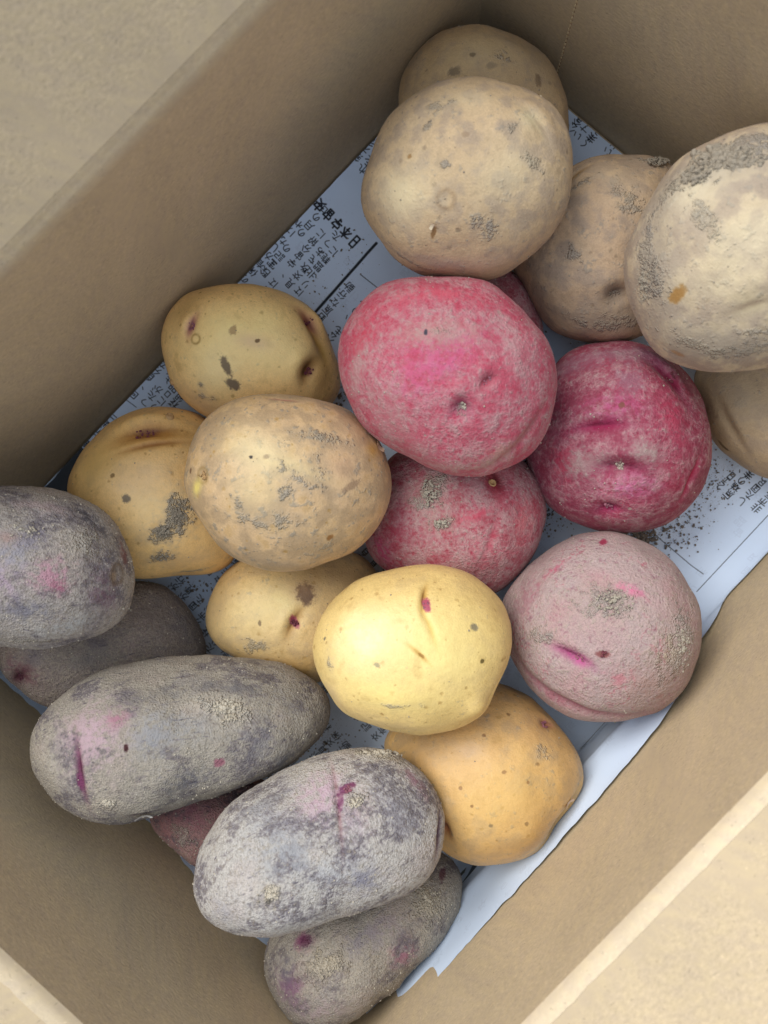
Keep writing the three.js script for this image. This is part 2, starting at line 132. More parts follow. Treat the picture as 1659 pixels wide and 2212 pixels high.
    base: '#9c9287', dust: 0.55, label: 'dusty purple potato with a pale pinkish stem scar, cut off at the left edge',
    marks: [['tint', 100, 1095, 90, 26, -5, 0.7, '#a88f8c'], ['tint', 185, 1120, 70, 24, -40, 0.75, '#3f3a48'], ['tint', 110, 1240, 50, 40, 20, 0.8, '#b57888'], ['tint', 130, 1270, 20, 20, 0, 0.5, '#b84a6c'], ['tint', 10, 1250, 30, 60, 0, 0.7, '#a98a9c'], ['tint', 60, 1170, 60, 30, 30, 0.7, '#7a6a88'], ['tint', 230, 1285, 40, 60, 20, 0.6, '#6d4458'], ['tint', 150, 1350, 90, 30, 10, 0.7, '#a8a49e'], ['tint', 20, 1190, 50, 50, 0, 0.6, '#918fa2'], ['tint', 60, 1320, 60, 30, 0, 0.6, '#6a6684'], ['tint', 265, 1200, 14, 40, 10, 0.8, '#7d4a44'], ['eye', 250, 1242, 18, 14, 40, 0.7, '#a88a6c'], ['ring', 252, 1240, 17, 19, 0, 1.0, '#8a6c50'], ['spot', 249, 1244, 11, 10, 0, 0.9, '#b89a7c'], ['tint', 15, 1165, 26, 20, 0, 0.6, '#a88070'], ['mud', 180, 1170, 40, 30, 0, 0.8], ['mud', 60, 1385, 70, 12, 0, 0.8]], stubs: [[270, 1190, 6]], clumps: [[60, 1150, 50, 20, 16, 0.7]] },
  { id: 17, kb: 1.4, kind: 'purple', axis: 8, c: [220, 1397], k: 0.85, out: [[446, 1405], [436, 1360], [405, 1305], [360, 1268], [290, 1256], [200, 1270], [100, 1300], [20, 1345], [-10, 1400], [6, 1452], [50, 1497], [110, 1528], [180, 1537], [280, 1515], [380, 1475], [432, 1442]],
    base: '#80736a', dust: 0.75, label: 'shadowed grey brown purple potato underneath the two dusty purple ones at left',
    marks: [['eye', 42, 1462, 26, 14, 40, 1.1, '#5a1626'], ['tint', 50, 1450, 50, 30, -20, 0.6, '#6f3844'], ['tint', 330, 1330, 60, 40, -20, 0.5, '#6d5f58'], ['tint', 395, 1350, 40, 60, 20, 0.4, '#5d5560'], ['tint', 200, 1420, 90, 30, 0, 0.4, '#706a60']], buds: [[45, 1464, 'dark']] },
  { id: 18, kind: 'purple', axis: 8, c: [392, 1597], k: 0.95, out: [[68, 1622], [73, 1580], [100, 1536], [150, 1490], [210, 1450], [290, 1428], [380, 1420], [460, 1418], [540, 1420], [610, 1431], [665, 1460], [701, 1500], [719, 1537], [710, 1570], [670, 1611], [620, 1651], [560, 1686], [500, 1711], [420, 1736], [340, 1761], [270, 1776], [200, 1776], [140, 1750], [100, 1711], [78, 1666]],
    base: '#91887a', dust: 0.5, label: 'long dusty purple potato lying across the lower left with a pink left end',
    marks: [['tint', 190, 1590, 80, 80, 10, 0.85, '#b39098'], ['tint', 250, 1550, 30, 22, 30, 0.8, '#a8687a'], ['eye', 178, 1665, 50, 8, -80, 1.1, '#7c2050'], ['spot', 180, 1685, 7, 18, 15, 1.0, '#8a3664'], ['tint', 330, 1590, 50, 60, 0, 0.7, '#82828f'], ['tint', 420, 1570, 120, 40, 5, 0.5, '#908f95'], ['tint', 480, 1490, 140, 22, 0, 0.6, '#5d5860'], ['tint', 560, 1600, 60, 60, 20, 0.45, '#6a6678'], ['tint', 600, 1640, 40, 26, 40, 0.6, '#55566a'], ['tint', 640, 1520, 50, 50, -20, 0.4, '#8d867c'], ['mud', 485, 1530, 46, 26, -20, 1.3], ['tint', 470, 1530, 60, 30, -20, 0.5, '#b7ab98'], ['mud', 620, 1680, 80, 26, 30, 1.0], ['spot', 458, 1638, 12, 10, 0, 0.8, '#b0566c'], ['spot', 272, 1615, 5, 8, 0, 1.0, '#5b2e30'], ['tint', 405, 1680, 60, 30, 10, 0.6, '#4f4c60'], ['eye', 318, 1753, 26, 9, 12, 0.9, '#3c1c34'], ['tint', 120, 1640, 30, 60, 0, 0.4, '#a8a08e'], ['mud', 240, 1730, 26, 14, 10, 1.0], ['tint', 300, 1500, 90, 20, 12, 0.45, '#6a6462']], flakes: [[312, 1758, 17, 10]], clumps: [[490, 1528, 34, 18, 34, 1.2], [240, 1728, 18, 9, 10, 1.0], [640, 1640, 50, 26, 20, 0.8]], buds: [[178, 1680, 'pink']] },
  { id: 19, kind: 'purple', axis: 30, c: [690, 1825], k: 0.92, out: [[414, 1922], [419, 1880], [441, 1820], [481, 1755], [541, 1708], [610, 1664], [690, 1630], [770, 1617], [830, 1620], [882, 1642], [930, 1690], [955, 1740], [961, 1790], [955, 1840], [930, 1890], [880, 1930], [800, 1963], [720, 1985], [640, 2010], [560, 2023], [500, 2016], [450, 1990], [424, 1957]],
    base: '#a8a198', dust: 0.45, label: 'pale dusty lilac potato with a long cracked pink eye, lower centre on top',
    marks: [['crease', 731, 1725, 70, 6, -82, 1.4, '#8a4a50'], ['tint', 695, 1710, 70, 60, 40, 0.85, '#b5929f'], ['spot', 750, 1700, 24, 9, 35, 1.0, '#8c3862'], ['spot', 737, 1720, 7, 26, 0, 0.9, '#8e3f6c'], ['tint', 770, 1750, 40, 60, 0, 0.5, '#b399a2'], ['mud', 770, 1730, 26, 20, 20, 0.9], ['tint', 620, 1840, 70, 60, -20, 0.75, '#8b8e9a'], ['tint', 560, 1760, 60, 60, 30, 0.5, '#a0a2a8'], ['tint', 780, 1900, 40, 36, -20, 0.8, '#6f6a86'], ['tint', 870, 1760, 50, 60, 30, 0.5, '#8d8a98'], ['eye', 948, 1800, 36, 9, 75, 1.1, '#4c2440'], ['tint', 540, 1930, 70, 50, 0, 0.4, '#bdb3a8'], ['mud', 590, 1930, 26, 20, 30, 1.0], ['mud', 820, 1630, 60, 16, -15, 1.3], ['spot', 590, 1935, 14, 8, 60, 0.6, '#6a6052'], ['tint', 900, 1690, 50, 20, -45, 0.7, '#8a5c68'], ['tint', 640, 1990, 130, 20, 8, 0.4, '#9c968e'], ['tint', 720, 1880, 60, 30, 10, 0.5, '#9c9faa'], ['tint', 480, 1970, 40, 30, -40, 0.5, '#8d8796'], ['mud', 740, 1980, 120, 14, 14, 0.9], ['tint', 600, 1720, 70, 14, 30, 0.5, '#8a8890']], clumps: [[825, 1626, 50, 8, 40, 1.3], [592, 1928, 16, 12, 16, 1.1], [770, 1732, 18, 12, 14, 0.9]], buds: [[752, 1702, 'pink']] },
  { id: 20, kb: 1.6, kind: 'purple', axis: 35, c: [792, 2036], k: 1.1, out: [[572, 2072], [585, 2142], [625, 2202], [680, 2228], [740, 2216], [820, 2162], [890, 2101], [955, 2030], [988, 1970], [998, 1910], [985, 1860], [938, 1835], [850, 1850], [720, 1930], [604, 1998]],
    base: '#928a7e', dust: 0.6, label: 'dusty purple potato at the bottom of the photo, under the pale lilac one',
    marks: [['tint', 650, 2035, 22, 18, 0, 0.9, '#7a2c54'], ['spot', 652, 2032, 14, 12, 0, 0.6, '#5e1c44'], ['tint', 700, 2080, 60, 34, 20, 0.7, '#c2b7a4'], ['mud', 705, 2085, 50, 26, 20, 1.2], ['tint', 630, 2130, 40, 40, 0, 0.7, '#7c4a6c'], ['tint', 620, 2095, 20, 30, 0, 0.7, '#5b5468'], ['tint', 780, 2030, 60, 30, 30, 0.5, '#6f6280'], ['tint', 860, 2060, 30, 26, 0, 0.6, '#9c5068'], ['tint', 920, 1920, 50, 60, 30, 0.6, '#8d8478'], ['tint', 850, 1990, 60, 30, 30, 0.4, '#8a7480'], ['spot', 965, 1880, 8, 20, -20, 0.7, '#6a3040'], ['mud', 930, 1950, 40, 50, 30, 1.0], ['tint', 780, 2150, 70, 30, 30, 0.5, '#a08e84'], ['tint', 690, 2180, 60, 26, 20, 0.5, '#9a8088']], buds: [[652, 2033, 'dark']], clumps: [[705, 2085, 36, 18, 30, 0.9], [935, 1940, 26, 36, 20, 0.9]] },
  { id: 21, kb: 1.9, kind: 'purple', axis: -20, c: [462, 1775], k: 0.95, out: [[325, 1765], [345, 1805], [380, 1840], [420, 1872], [480, 1882], [560, 1840], [600, 1770], [590, 1700], [520, 1672], [430, 1680], [360, 1718]],
    base: '#8f6c68', dust: 0.4, label: 'small pinkish brown potato peeping out below the long purple one at lower left',
    marks: [['tint', 380, 1790, 50, 40, -40, 0.6, '#a4565a'], ['tint', 420, 1760, 40, 40, 0, 0.5, '#9c5062'], ['tint', 400, 1840, 40, 30, -40, 0.4, '#a88474'], ['mud', 400, 1800, 40, 26, -40, 0.6]] },
  { id: 22, kb: 1.34, kind: 'yellow', c: [1050, 1672], k: 0.9, out: [[825, 1615], [850, 1662], [900, 1762], [955, 1835], [1010, 1865], [1080, 1869], [1140, 1851], [1182, 1812], [1207, 1768], [1243, 1728], [1259, 1680], [1248, 1630], [1210, 1575], [1150, 1515], [1090, 1480], [1000, 1478], [900, 1528], [850, 1568]],
    base: '#c69d64', dust: 0.45, label: 'orange yellow potato with brown pores and a knobbly right end, beside the paper fold',
    marks: [['tint', 1080, 1720, 110, 70, 10, 0.75, '#d8b168'], ['tint', 990, 1640, 80, 60, 10, 0.5, '#c69e66'], ['tint', 900, 1610, 60, 40, 0, 0.6, '#a98658'], ['tint', 1010, 1620, 40, 20, 0, 0.5, '#c4a482'], ['eye', 1180, 1562, 20, 12, 30, 0.9, '#b8655c'], ['eye', 962, 1790, 12, 26, 0, 1.0, '#a85f38'], ['crease', 1215, 1755, 60, 14, 62, 1.0, '#a67f46'], ['tint', 1160, 1560, 60, 50, -35, 0.5, '#b99062'], ['tint', 1110, 1830, 130, 30, 10, 0.5, '#bd955c'], ['spot', 1090, 1668, 4.8, 4.5, 0, 0.6, '#93673a'], ['spot', 1140, 1690, 4.0, 3.8, 0, 0.6, '#93673a'], ['spot', 1045, 1585, 4.8, 4.5, 0, 0.6, '#8a6038'], ['spot', 1100, 1540, 4.8, 3.8, 0, 0.6, '#7d5a34'], ['spot', 1000, 1700, 4.0, 3.8, 0, 0.6, '#93673a'], ['spot', 1060, 1780, 4.8, 4.5, 0, 0.6, '#7a6a4c'], ['spot', 1130, 1770, 4.8, 4.5, 0, 0.6, '#93734a'], ['spot', 1165, 1650, 6.4, 4.5, 0, 0.6, '#9c7440'], ['spot', 1020, 1740, 3.2, 3.0, 0, 0.6, '#8a6038'], ['spot', 1240, 1610, 6.4, 7.5, 0, 0.6, '#8d6a40'], ['mud', 1180, 1625, 30, 20, 0, 0.35], ['tint', 1235, 1690, 24, 40, 0, 0.5, '#b58e56']], flakes: [[1224, 1733, 13, 40]], buds: [[1180, 1564, 'pink']] },
];
// distance from the lens to each middle, found by letting the pile settle
const DIST = { 1: 0.3747, 2: 0.3201, 3: 0.3609, 4: 0.3150, 5: 0.3822, 6: 0.3107, 7: 0.3596, 8: 0.3530, 9: 0.3512, 10: 0.3480, 11: 0.3613, 12: 0.3209, 13: 0.3215, 14: 0.3647, 15: 0.3651, 16: 0.3314, 17: 0.3812, 18: 0.3441, 19: 0.3309, 20: 0.3863, 21: 0.3845, 22: 0.3621 };
// ---------------------------------------------------------------- potato shape
function frameOf(p, D) {
  const r = rayDir(p.c[0], p.c[1]).normalize(), n = r.clone().negate();
  const right = new THREE.Vector3(1, 0, 0).applyQuaternion(camera.quaternion);
  const e1 = right.addScaledVector(n, -right.dot(n)).normalize(), e2 = new THREE.Vector3().crossVectors(n, e1);
  return { C: r.clone().multiplyScalar(D).add(camera.position), n, e1, e2, D };
}
function toPlane(f, px, py, lift = 0) {                     // where the sight line of a view point crosses the middle plane (raised by lift)
  const r = rayDir(px, py), o = f.C.clone().addScaledVector(f.n, lift).sub(camera.position);
  const q = r.multiplyScalar(o.dot(f.n) / r.dot(f.n)).sub(o);
  return [q.dot(f.e1), q.dot(f.e2)];
}
const NT = 256;
function radial(p, f) {                                     // the girth in the middle plane as a smooth function of the angle
  const pts = p.out.map(([x, y]) => { const [u, v] = toPlane(f, x, y); return [Math.atan2(v, u), Math.hypot(u, v)]; }).sort((a, b) => a[0] - b[0]);
  const n = pts.length, get = (i) => { const k = Math.floor(i / n), q = pts[i - k * n]; return [q[0] + k * 2 * Math.PI, q[1]]; };
  const raw = new Float32Array(NT);
  for (let j = 0, i = -1; j < NT; j++) {
    const t = -Math.PI + j / NT * 2 * Math.PI;
    while (get(i + 1)[0] <= t) i++;
    const [t0, r0] = get(i - 1), [t1, r1] = get(i), [t2, r2] = get(i + 1), [t3, r3] = get(i + 2);
    const m1 = (r2 - r0) / (t2 - t0), m2 = (r3 - r1) / (t3 - t1), h = t2 - t1, s = (t - t1) / h;
    raw[j] = (2 * s ** 3 - 3 * s * s + 1) * r1 + (s ** 3 - 2 * s * s + s) * h * m1 + (3 * s * s - 2 * s ** 3) * r2 + (s ** 3 - s * s) * h * m2;
  }
  const R = new Float32Array(NT), E = new Float32Array(NT);
  for (let k = 0; k <= 11; k++) {
    let a = 0, b = 0;
    for (let j = 0; j < NT; j++) { const t = j / NT * 2 * Math.PI * k; a += raw[j] * Math.cos(t); b += raw[j] * Math.sin(t); }
    a *= (k ? 2 : 1) / NT; b *= 2 / NT; if (k > 8) { a *= 0.5; b *= 0.5; }
    for (let j = 0; j < NT; j++) { const t = j / NT * 2 * Math.PI * k, v = a * Math.cos(t) + b * Math.sin(t); R[j] += v; if (k < 3 && k !== 1) E[j] += v; }
  }
  let lo = 1; for (let j = 0; j < NT; j++) lo = Math.min(lo, (E[j] + E[(j + NT / 2) % NT]) / 2);
  const look = (A) => (t) => { let x = (t / (2 * Math.PI) + 0.5) * NT; x = ((x % NT) + NT) % NT; const i = Math.floor(x), s = x - i; return A[i] + s * (A[(i + 1) % NT] - A[i]); };
  return { R: look(R), E: look(E), c: lo * p.k };
}
function shapeOf(p, D) {
  const f = frameOf(p, D), g = radial(p, f);
  // a point of the bare body in the potato's own axes: th round the sight line, psi from the top down
  const point = (th, psi, out) => {
    const s = Math.sin(psi), w = s * s * s, r = (g.E(th) * (1 - w) + g.R(th) * w) * Math.pow(s, psi > 1.5708 ? 0.78 : 0.96);
    out[0] = r * Math.cos(th); out[1] = r * Math.sin(th); const z = g.c * Math.cos(psi); out[2] = z < 0 ? z * (p.kb ?? 1) : z; return out;
  };
  return { p, f, ...g, point };
}
// ---------------------------------------------------------------- cardboard box
const BOX_H = 0.145, CARD_T = 0.004;
const line = (nx, nz, d) => ({ n: new THREE.Vector3(nx, 0, nz), d });
const meet = (a, b) => { const k = a.n.x * b.n.z - a.n.z * b.n.x; return new THREE.Vector3((a.d * b.n.z - b.d * a.n.z) / k, 0, (a.n.x * b.d - b.n.x * a.d) / k); };
// inner faces at the floor and at the top: left wall, far wall, right wall, near left wall
const LOW = [line(-0.66328, -0.74837, 0.1147), line(0.68206, -0.7313, 0.1526), line(0.70907, 0.70514, 0.1370), line(-0.72354, 0.69028, 0.2010)];
const TOP = [line(-0.63576, -0.77189, 0.1176), line(0.68206, -0.7313, 0.1540), line(0.70907, 0.70514, 0.1305), line(-0.72354, 0.69028, 0.1964)];
const lowC = [meet(LOW[0], LOW[1]), meet(LOW[1], LOW[2]), meet(LOW[2], LOW[3]), meet(LOW[3], LOW[0])];
const topC = [meet(TOP[0], TOP[1]), meet(TOP[1], TOP[2]), meet(TOP[2], TOP[3]), meet(TOP[3], TOP[0])].map((v) => v.setY(BOX_H));
const BULGE = [0.002, 0.002, 0.003, 0.003];
function cardMaps(seed, tint) {
  const N = 1024, col = new Uint8Array(N * N * 4), rel = new Uint8Array(N * N * 4), r = rng(seed);
  const specks = new Float32Array(N * N);
  for (let k = 0; k < 2600; k++) {                          // bark flecks and pale fibres in the kraft
    const x = r() * N, y = r() * N, a = r() * 3.14, len = 1 + r() * r() * 9, dark = r() < 0.62 ? -(0.3 + r() * 0.7) : 0.25 + r() * 0.45;
    for (let t = -len; t <= len; t += 0.5) { const i = Math.floor(x + t * Math.cos(a) + N) % N, j = Math.floor(y + t * Math.sin(a) * 0.6 + N) % N; specks[j * N + i] = dark * (1 - Math.abs(t) / (len + 1)); }
  }
  for (let j = 0; j < N; j++) for (let i = 0; i < N; i++) {
    // wrapped on a torus so that the tile meets itself
    const a = i / N * 6.28318, b = j / N * 6.28318, k = 1 / 6.28318, X = Math.cos(a) * k, Y = Math.sin(a) * k, Z = Math.cos(b) * k, W = Math.sin(b) * k;
    const big = fbm(X * 9 + Z * 5, Y * 9 + W * 5, Z * 9 - X * 4, 3), mid = fbm(X * 60 + Z * 31, Y * 60 + W * 29, Z * 60 - W * 17, 3), fine = fbm(i / 9, j / 5.5, seed, 2), grit = noise(i / 2.3, j / 2.1, seed + 9);
    const e = Math.min(1, Math.min(i, N - i, j, N - j) / 40), s = specks[j * N + i];
    const v = 1 + big * 0.05 + mid * 0.05 + (fine * 0.095 + grit * 0.06) * e, o = (j * N + i) * 4;
    for (let c = 0; c < 3; c++) col[o + c] = Math.max(0, Math.min(255, tint[c] * v * (1 + s * 0.26) - (c === 2 ? mid * 5 : 0)));
    rel[o] = rel[o + 1] = rel[o + 2] = 128 + 70 * fine * e + 26 * grit * e + mid * 40 + s * 30; col[o + 3] = rel[o + 3] = 255;
  }
  return [texture(N, N, col, true, true), texture(N, N, rel, false, true)];
}
const [cardMap, cardRel] = cardMaps(3, [183, 162, 130]);
for (const t of [cardMap, cardRel]) t.repeat.set(1 / 0.19, 1 / 0.19);
const card = new THREE.MeshStandardMaterial({ map: cardMap, bumpMap: cardRel, bumpScale: 0.00022, roughness: 0.86 });
const paleCard = card.clone(); paleCard.color.setRGB(1.26, 1.31, 1.4);   // paler, cooler card for the bevelled fold strips
const box = new THREE.Group(); box.name = 'cardboard_box';
tag(box, 'open brown cardboard box with folded out flaps holding the potatoes', 'box'); scene.add(box);
// a slab bent to any place: f(u, v) gives its inner face, n its outward side
function slab(f, out, len, wide, nu, nv, thick) {
  const g = new THREE.BoxGeometry(1, 1, 1, nu, nv, 1), P = g.attributes.position, U = g.attributes.uv;
  for (let i = 0; i < P.count; i++) {
    const u = P.getX(i) + 0.5, v = P.getY(i) + 0.5, q = f(u, v);
    if (P.getZ(i) < 0) q.addScaledVector(out(u, v), thick);
    P.setXYZ(i, q.x, q.y, q.z); U.setXY(i, u * len, v * wide);
  }
  // the remap may turn the slab inside out; make the faces look outward
  g.computeVertexNormals();
  return g;
}
function wallPoint(k, u, v) {                               // inner face of wall k; u from corner k to the next... v from floor to top
  const a = (k + 3) % 4, p = lowC[a].clone().lerp(lowC[k], u), q = topC[a].clone().lerp(topC[k], u);
  return p.lerp(q, v).setY(v * BOX_H).addScaledVector(LOW[k].n, BULGE[k] * Math.sin(Math.PI * u) * Math.sin(Math.PI * Math.min(1, v * 1.02)));
}
const wallOffset = (k, y) => { const v = y / BOX_H; return (TOP[k].d - LOW[k].d) * v + BULGE[k] * 0.8 * Math.sin(Math.PI * v); };
function flip(g) { const I = g.index.array; for (let i = 0; i < I.length; i += 3) { const t = I[i]; I[i] = I[i + 1]; I[i + 1] = t; } g.computeVertexNormals(); return g; }
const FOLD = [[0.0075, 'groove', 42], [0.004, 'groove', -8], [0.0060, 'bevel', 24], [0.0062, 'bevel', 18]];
for (let k = 0; k < 4; k++) {
  const n = LOW[k].n, len = lowC[k].distanceTo(lowC[(k + 3) % 4]);
  mesh('side_panel', slab((u, v) => wallPoint(k, u, v), () => n, len, BOX_H, 40, 16, CARD_T), card, box);
  const [w, style, deg] = FOLD[k], al = deg * Math.PI / 180, dir = n.clone().multiplyScalar(Math.cos(al)).setY(Math.sin(al)), under = n.clone().multiplyScalar(Math.sin(al)).setY(-Math.cos(al));
  const wob = (u, s) => 0.00035 * noise(u * 60, s, k * 7) + 0.0002 * noise(u * 210, s + 4, k * 7);
  // the scored fold: a narrow strip between wall and flap
  const half = (al + Math.PI / 2) / 2 + (style === 'bevel' ? -0.05 : 0.1), mid = n.clone().multiplyScalar(Math.cos(half)).setY(Math.sin(half)), deepDir = n.clone().multiplyScalar(Math.sin(half)).setY(-Math.cos(half));
  const round = (v, u) => {                                // a soft bend from the wall's line into the flap's, with a shallow score
    const e = w * 0.55, x = [0, 0, e * Math.cos(al)], y = [0, e, e + e * Math.sin(al)], a = (1 - v) * (1 - v), b = 2 * v * (1 - v), c = v * v;
    const q = wallPoint(k, u, 1).addScaledVector(n, b * x[1] + c * x[2]); q.y += b * y[1] + c * y[2];
    return q.addScaledVector(deepDir, 0.00022 * Math.exp(-(((v - 0.72) / 0.12) ** 2)) + 0.00012 * noise(u * 70, v * 3, k) * Math.sin(Math.PI * v));
  };
  const foldPoint = (u, v) => style === 'groove' ? round(v, u) : wallPoint(k, u, 1).addScaledVector(mid, w * v + (v > 0.05 ? wob(u, v * 2) : 0)).addScaledVector(deepDir, -0.0007 * Math.sin(Math.PI * v));
  mesh('fold_strip', slab(foldPoint, () => deepDir, len, w, 120, 12, CARD_T * 0.6), style === 'bevel' ? paleCard : card, box);
  const start = (u) => style === 'groove' ? round(1, u).addScaledVector(under, -0.0002) : wallPoint(k, u, 1).addScaledVector(mid, w).addScaledVector(under, 0.0003);
  const flapL = 0.118;
  const lat = lowC[k].clone().sub(lowC[(k + 3) % 4]).normalize();
  mesh('flap', slab((u, v) => start(u).addScaledVector(lat, 0.006 * (0.5 - u)).addScaledVector(dir, flapL * v + (v === 0 && style === 'bevel' ? wob(u, 2) : 0)).addScaledVector(under, -0.0012 * Math.sin(Math.PI * u) * v), () => under, len, flapL, 80, 20, CARD_T), card, box);
}
{ // the bottom under the newspaper
  const f = (u, v) => lowC[3].clone().lerp(lowC[0], u).lerp(lowC[2].clone().lerp(lowC[1], u), v).setY(0);
  mesh('bottom_panel', slab(f, () => new THREE.Vector3(0, -1, 0), 0.33, 0.25, 8, 8, CARD_T), card, box);
}
{ // a line of punched slits down the far wall beside its corner
  const hit = (px, py) => { const r = rayDir(px, py), t = LOW[1].d / (r.x * LOW[1].n.x + r.z * LOW[1].n.z); return r.multiplyScalar(t).add(camera.position); };
  const a = hit(1243, 0), b = hit(1205, 150), along = a.clone().sub(b).normalize(), slit = plain('#94795a'), lip = plain('#c9b28a');
  const base = b.clone().addScaledVector(along, -b.y / along.y), L = BOX_H / along.y - 0.002, side = new THREE.Vector3().crossVectors(along, LOW[1].n).normalize();
  const lips = [];
  const u = base.clone().sub(lowC[0]).length() / lowC[0].distanceTo(lowC[1]);
  const on = (s) => { const q = base.clone().addScaledVector(along, s), v = q.y / BOX_H, w = wallPoint(1, u, v); q.addScaledVector(LOW[1].n, w.clone().sub(q).dot(LOW[1].n)); return q; };
  const basis = new THREE.Matrix4().makeBasis(side, along, LOW[1].n);
  const place = (g, q, off) => { g.applyMatrix4(basis); const c = q.clone().addScaledVector(LOW[1].n, -off); g.translate(c.x, c.y, c.z); g.deleteAttribute('uv'); return g; };
  const slits = [];
  for (let s = 0.003; s < L; s += 0.0026) {
    slits.push(place(new THREE.CapsuleGeometry(0.00028, 0.0008, 3, 8).toNonIndexed(), on(s), 0.0000));
    lips.push(place(new THREE.CapsuleGeometry(0.00035, 0.0009, 3, 8).toNonIndexed(), on(s + 0.0013).addScaledVector(side, 0.0003), 0.0001));
  }
  const far = box.children[3];
  mesh('punched_slits', mergeGeometries(slits), slit, far).userData.kind = 'stuff';
  mesh('raised_lips', mergeGeometries(lips), lip, far).userData.kind = 'stuff';
}
// ---------------------------------------------------------------- potato skin: marks, colour, relief
const DUST = { beige: '#958270', yellow: '#a58a68', red: '#a8948c', purple: '#a09480' };
const LIGHT = { beige: '#c9b088', yellow: '#d6b472', red: '#bf5a68', purple: '#a69d8f' };
const DEEP = { beige: '#8f7a60', yellow: '#a47f46', red: '#98283e', purple: '#413a44' };
const MUD = { beige: '#8f8475', yellow: '#8a7f6e', red: '#9c8f80', purple: '#aca18f' };
function marksOf(S) {
  const q = [0, 0, 0], list = [];
  const surf = (px, py) => {                                // view point to angles on the front of the body
    let lift = 0, th = 0, psi = 0;
    for (let i = 0; i < 6; i++) {
      const [u, v] = toPlane(S.f, px, py, lift);
      th = Math.atan2(v, u); psi = Math.asin(Math.min(0.999, Math.pow(Math.hypot(u, v) / S.R(th), 1.03)));
      lift = S.c * Math.cos(psi) * 0.95;
    }
    return [th, psi];
  };
  S.surf = surf;
  S.frameAt = (th, psi) => {                                // position and two tangents and the normal
    const e = 1e-3, a = [], b = [], c = [], d = [];
    S.point(th, psi, q); const p = new THREE.Vector3(...q);
    S.point(th + e, psi, a); S.point(th - e, psi, b); S.point(th, psi + e, c); S.point(th, psi - e, d);
    const n = new THREE.Vector3(a[0] - b[0], a[1] - b[1], a[2] - b[2]).cross(new THREE.Vector3(c[0] - d[0], c[1] - d[1], c[2] - d[2])).normalize();
    if (n.dot(p) < 0) n.negate();
    return { p, n };
  };
  const mpp = S.f.D / FOC;
  for (const [kind, x, y, L, W, ang, k, col] of S.p.marks) {
    const { p, n } = S.frameAt(...surf(x, y)), a = ang * Math.PI / 180;
    const t1 = new THREE.Vector3(Math.cos(a), Math.sin(a), 0); t1.addScaledVector(n, -t1.dot(n)).normalize();
    const t2 = new THREE.Vector3().crossVectors(n, t1);
    const l = L * mpp, w = W * mpp, reach = Math.max(l, w) * (kind === 'tint' ? 1.9 : kind === 'eye' || kind === 'crease' || kind === 'knob' ? 2.6 : 1.8);
    let c = hex(col ?? MUD[S.p.kind]).map((q2) => q2 * (kind === 'eye' || kind === 'spot' || kind === 'ring' ? 0.84 : 1));
    if (S.p.kind === 'purple') { const g = (c[0] + c[1] + c[2]) / 3, e = c[2] > c[0] ? 0.6 : 0.28; c = [c[0] + (g * 1.03 - c[0]) * e, c[1] + (g - c[1]) * e, c[2] + (g * 0.95 - c[2]) * e]; }
    list.push({ kind, p, n, t1, t2, l, w, k, c, r2: reach * reach, i: list.length });
  }
  return list;
}
// dents, ridges and knobs, in metres along the surface normal
function sculpt(S, marks, x, y, z) {
  let h = 0;
  for (const m of marks) {
    if (m.kind !== 'eye' && m.kind !== 'crease' && m.kind !== 'knob' && m.kind !== 'ring') continue;
    const dx = x - m.p.x, dy = y - m.p.y, dz = z - m.p.z;
    if (dx * dx + dy * dy + dz * dz > m.r2) continue;
    const a = (dx * m.t1.x + dy * m.t1.y + dz * m.t1.z) / m.l, b = (dx * m.t2.x + dy * m.t2.y + dz * m.t2.z) / m.w + 0.25 * a * a;
    if (m.kind === 'eye') h += m.k * Math.min(m.w * 0.62, 0.0021) * (-Math.exp(-a * a * 1.2 - b * b) + 0.45 * Math.exp(-a * a * 0.9 - (b - 1.6) * (b - 1.6)));
    else if (m.kind === 'crease') h -= m.k * Math.min(m.w * 0.8, 0.0017) * Math.exp(-a * a * 1.1 - b * b);
    else if (m.kind === 'knob') h += m.k * m.w * 0.4 * Math.exp(-a * a - b * b);
    else { const r = Math.hypot(a, b); h += m.k * m.w * 0.07 * (Math.exp(-((r - 1) ** 2) * 9) - 0.8 * Math.exp(-r * r * 3)); }
  }
  return h;
}
const TEX = 896;
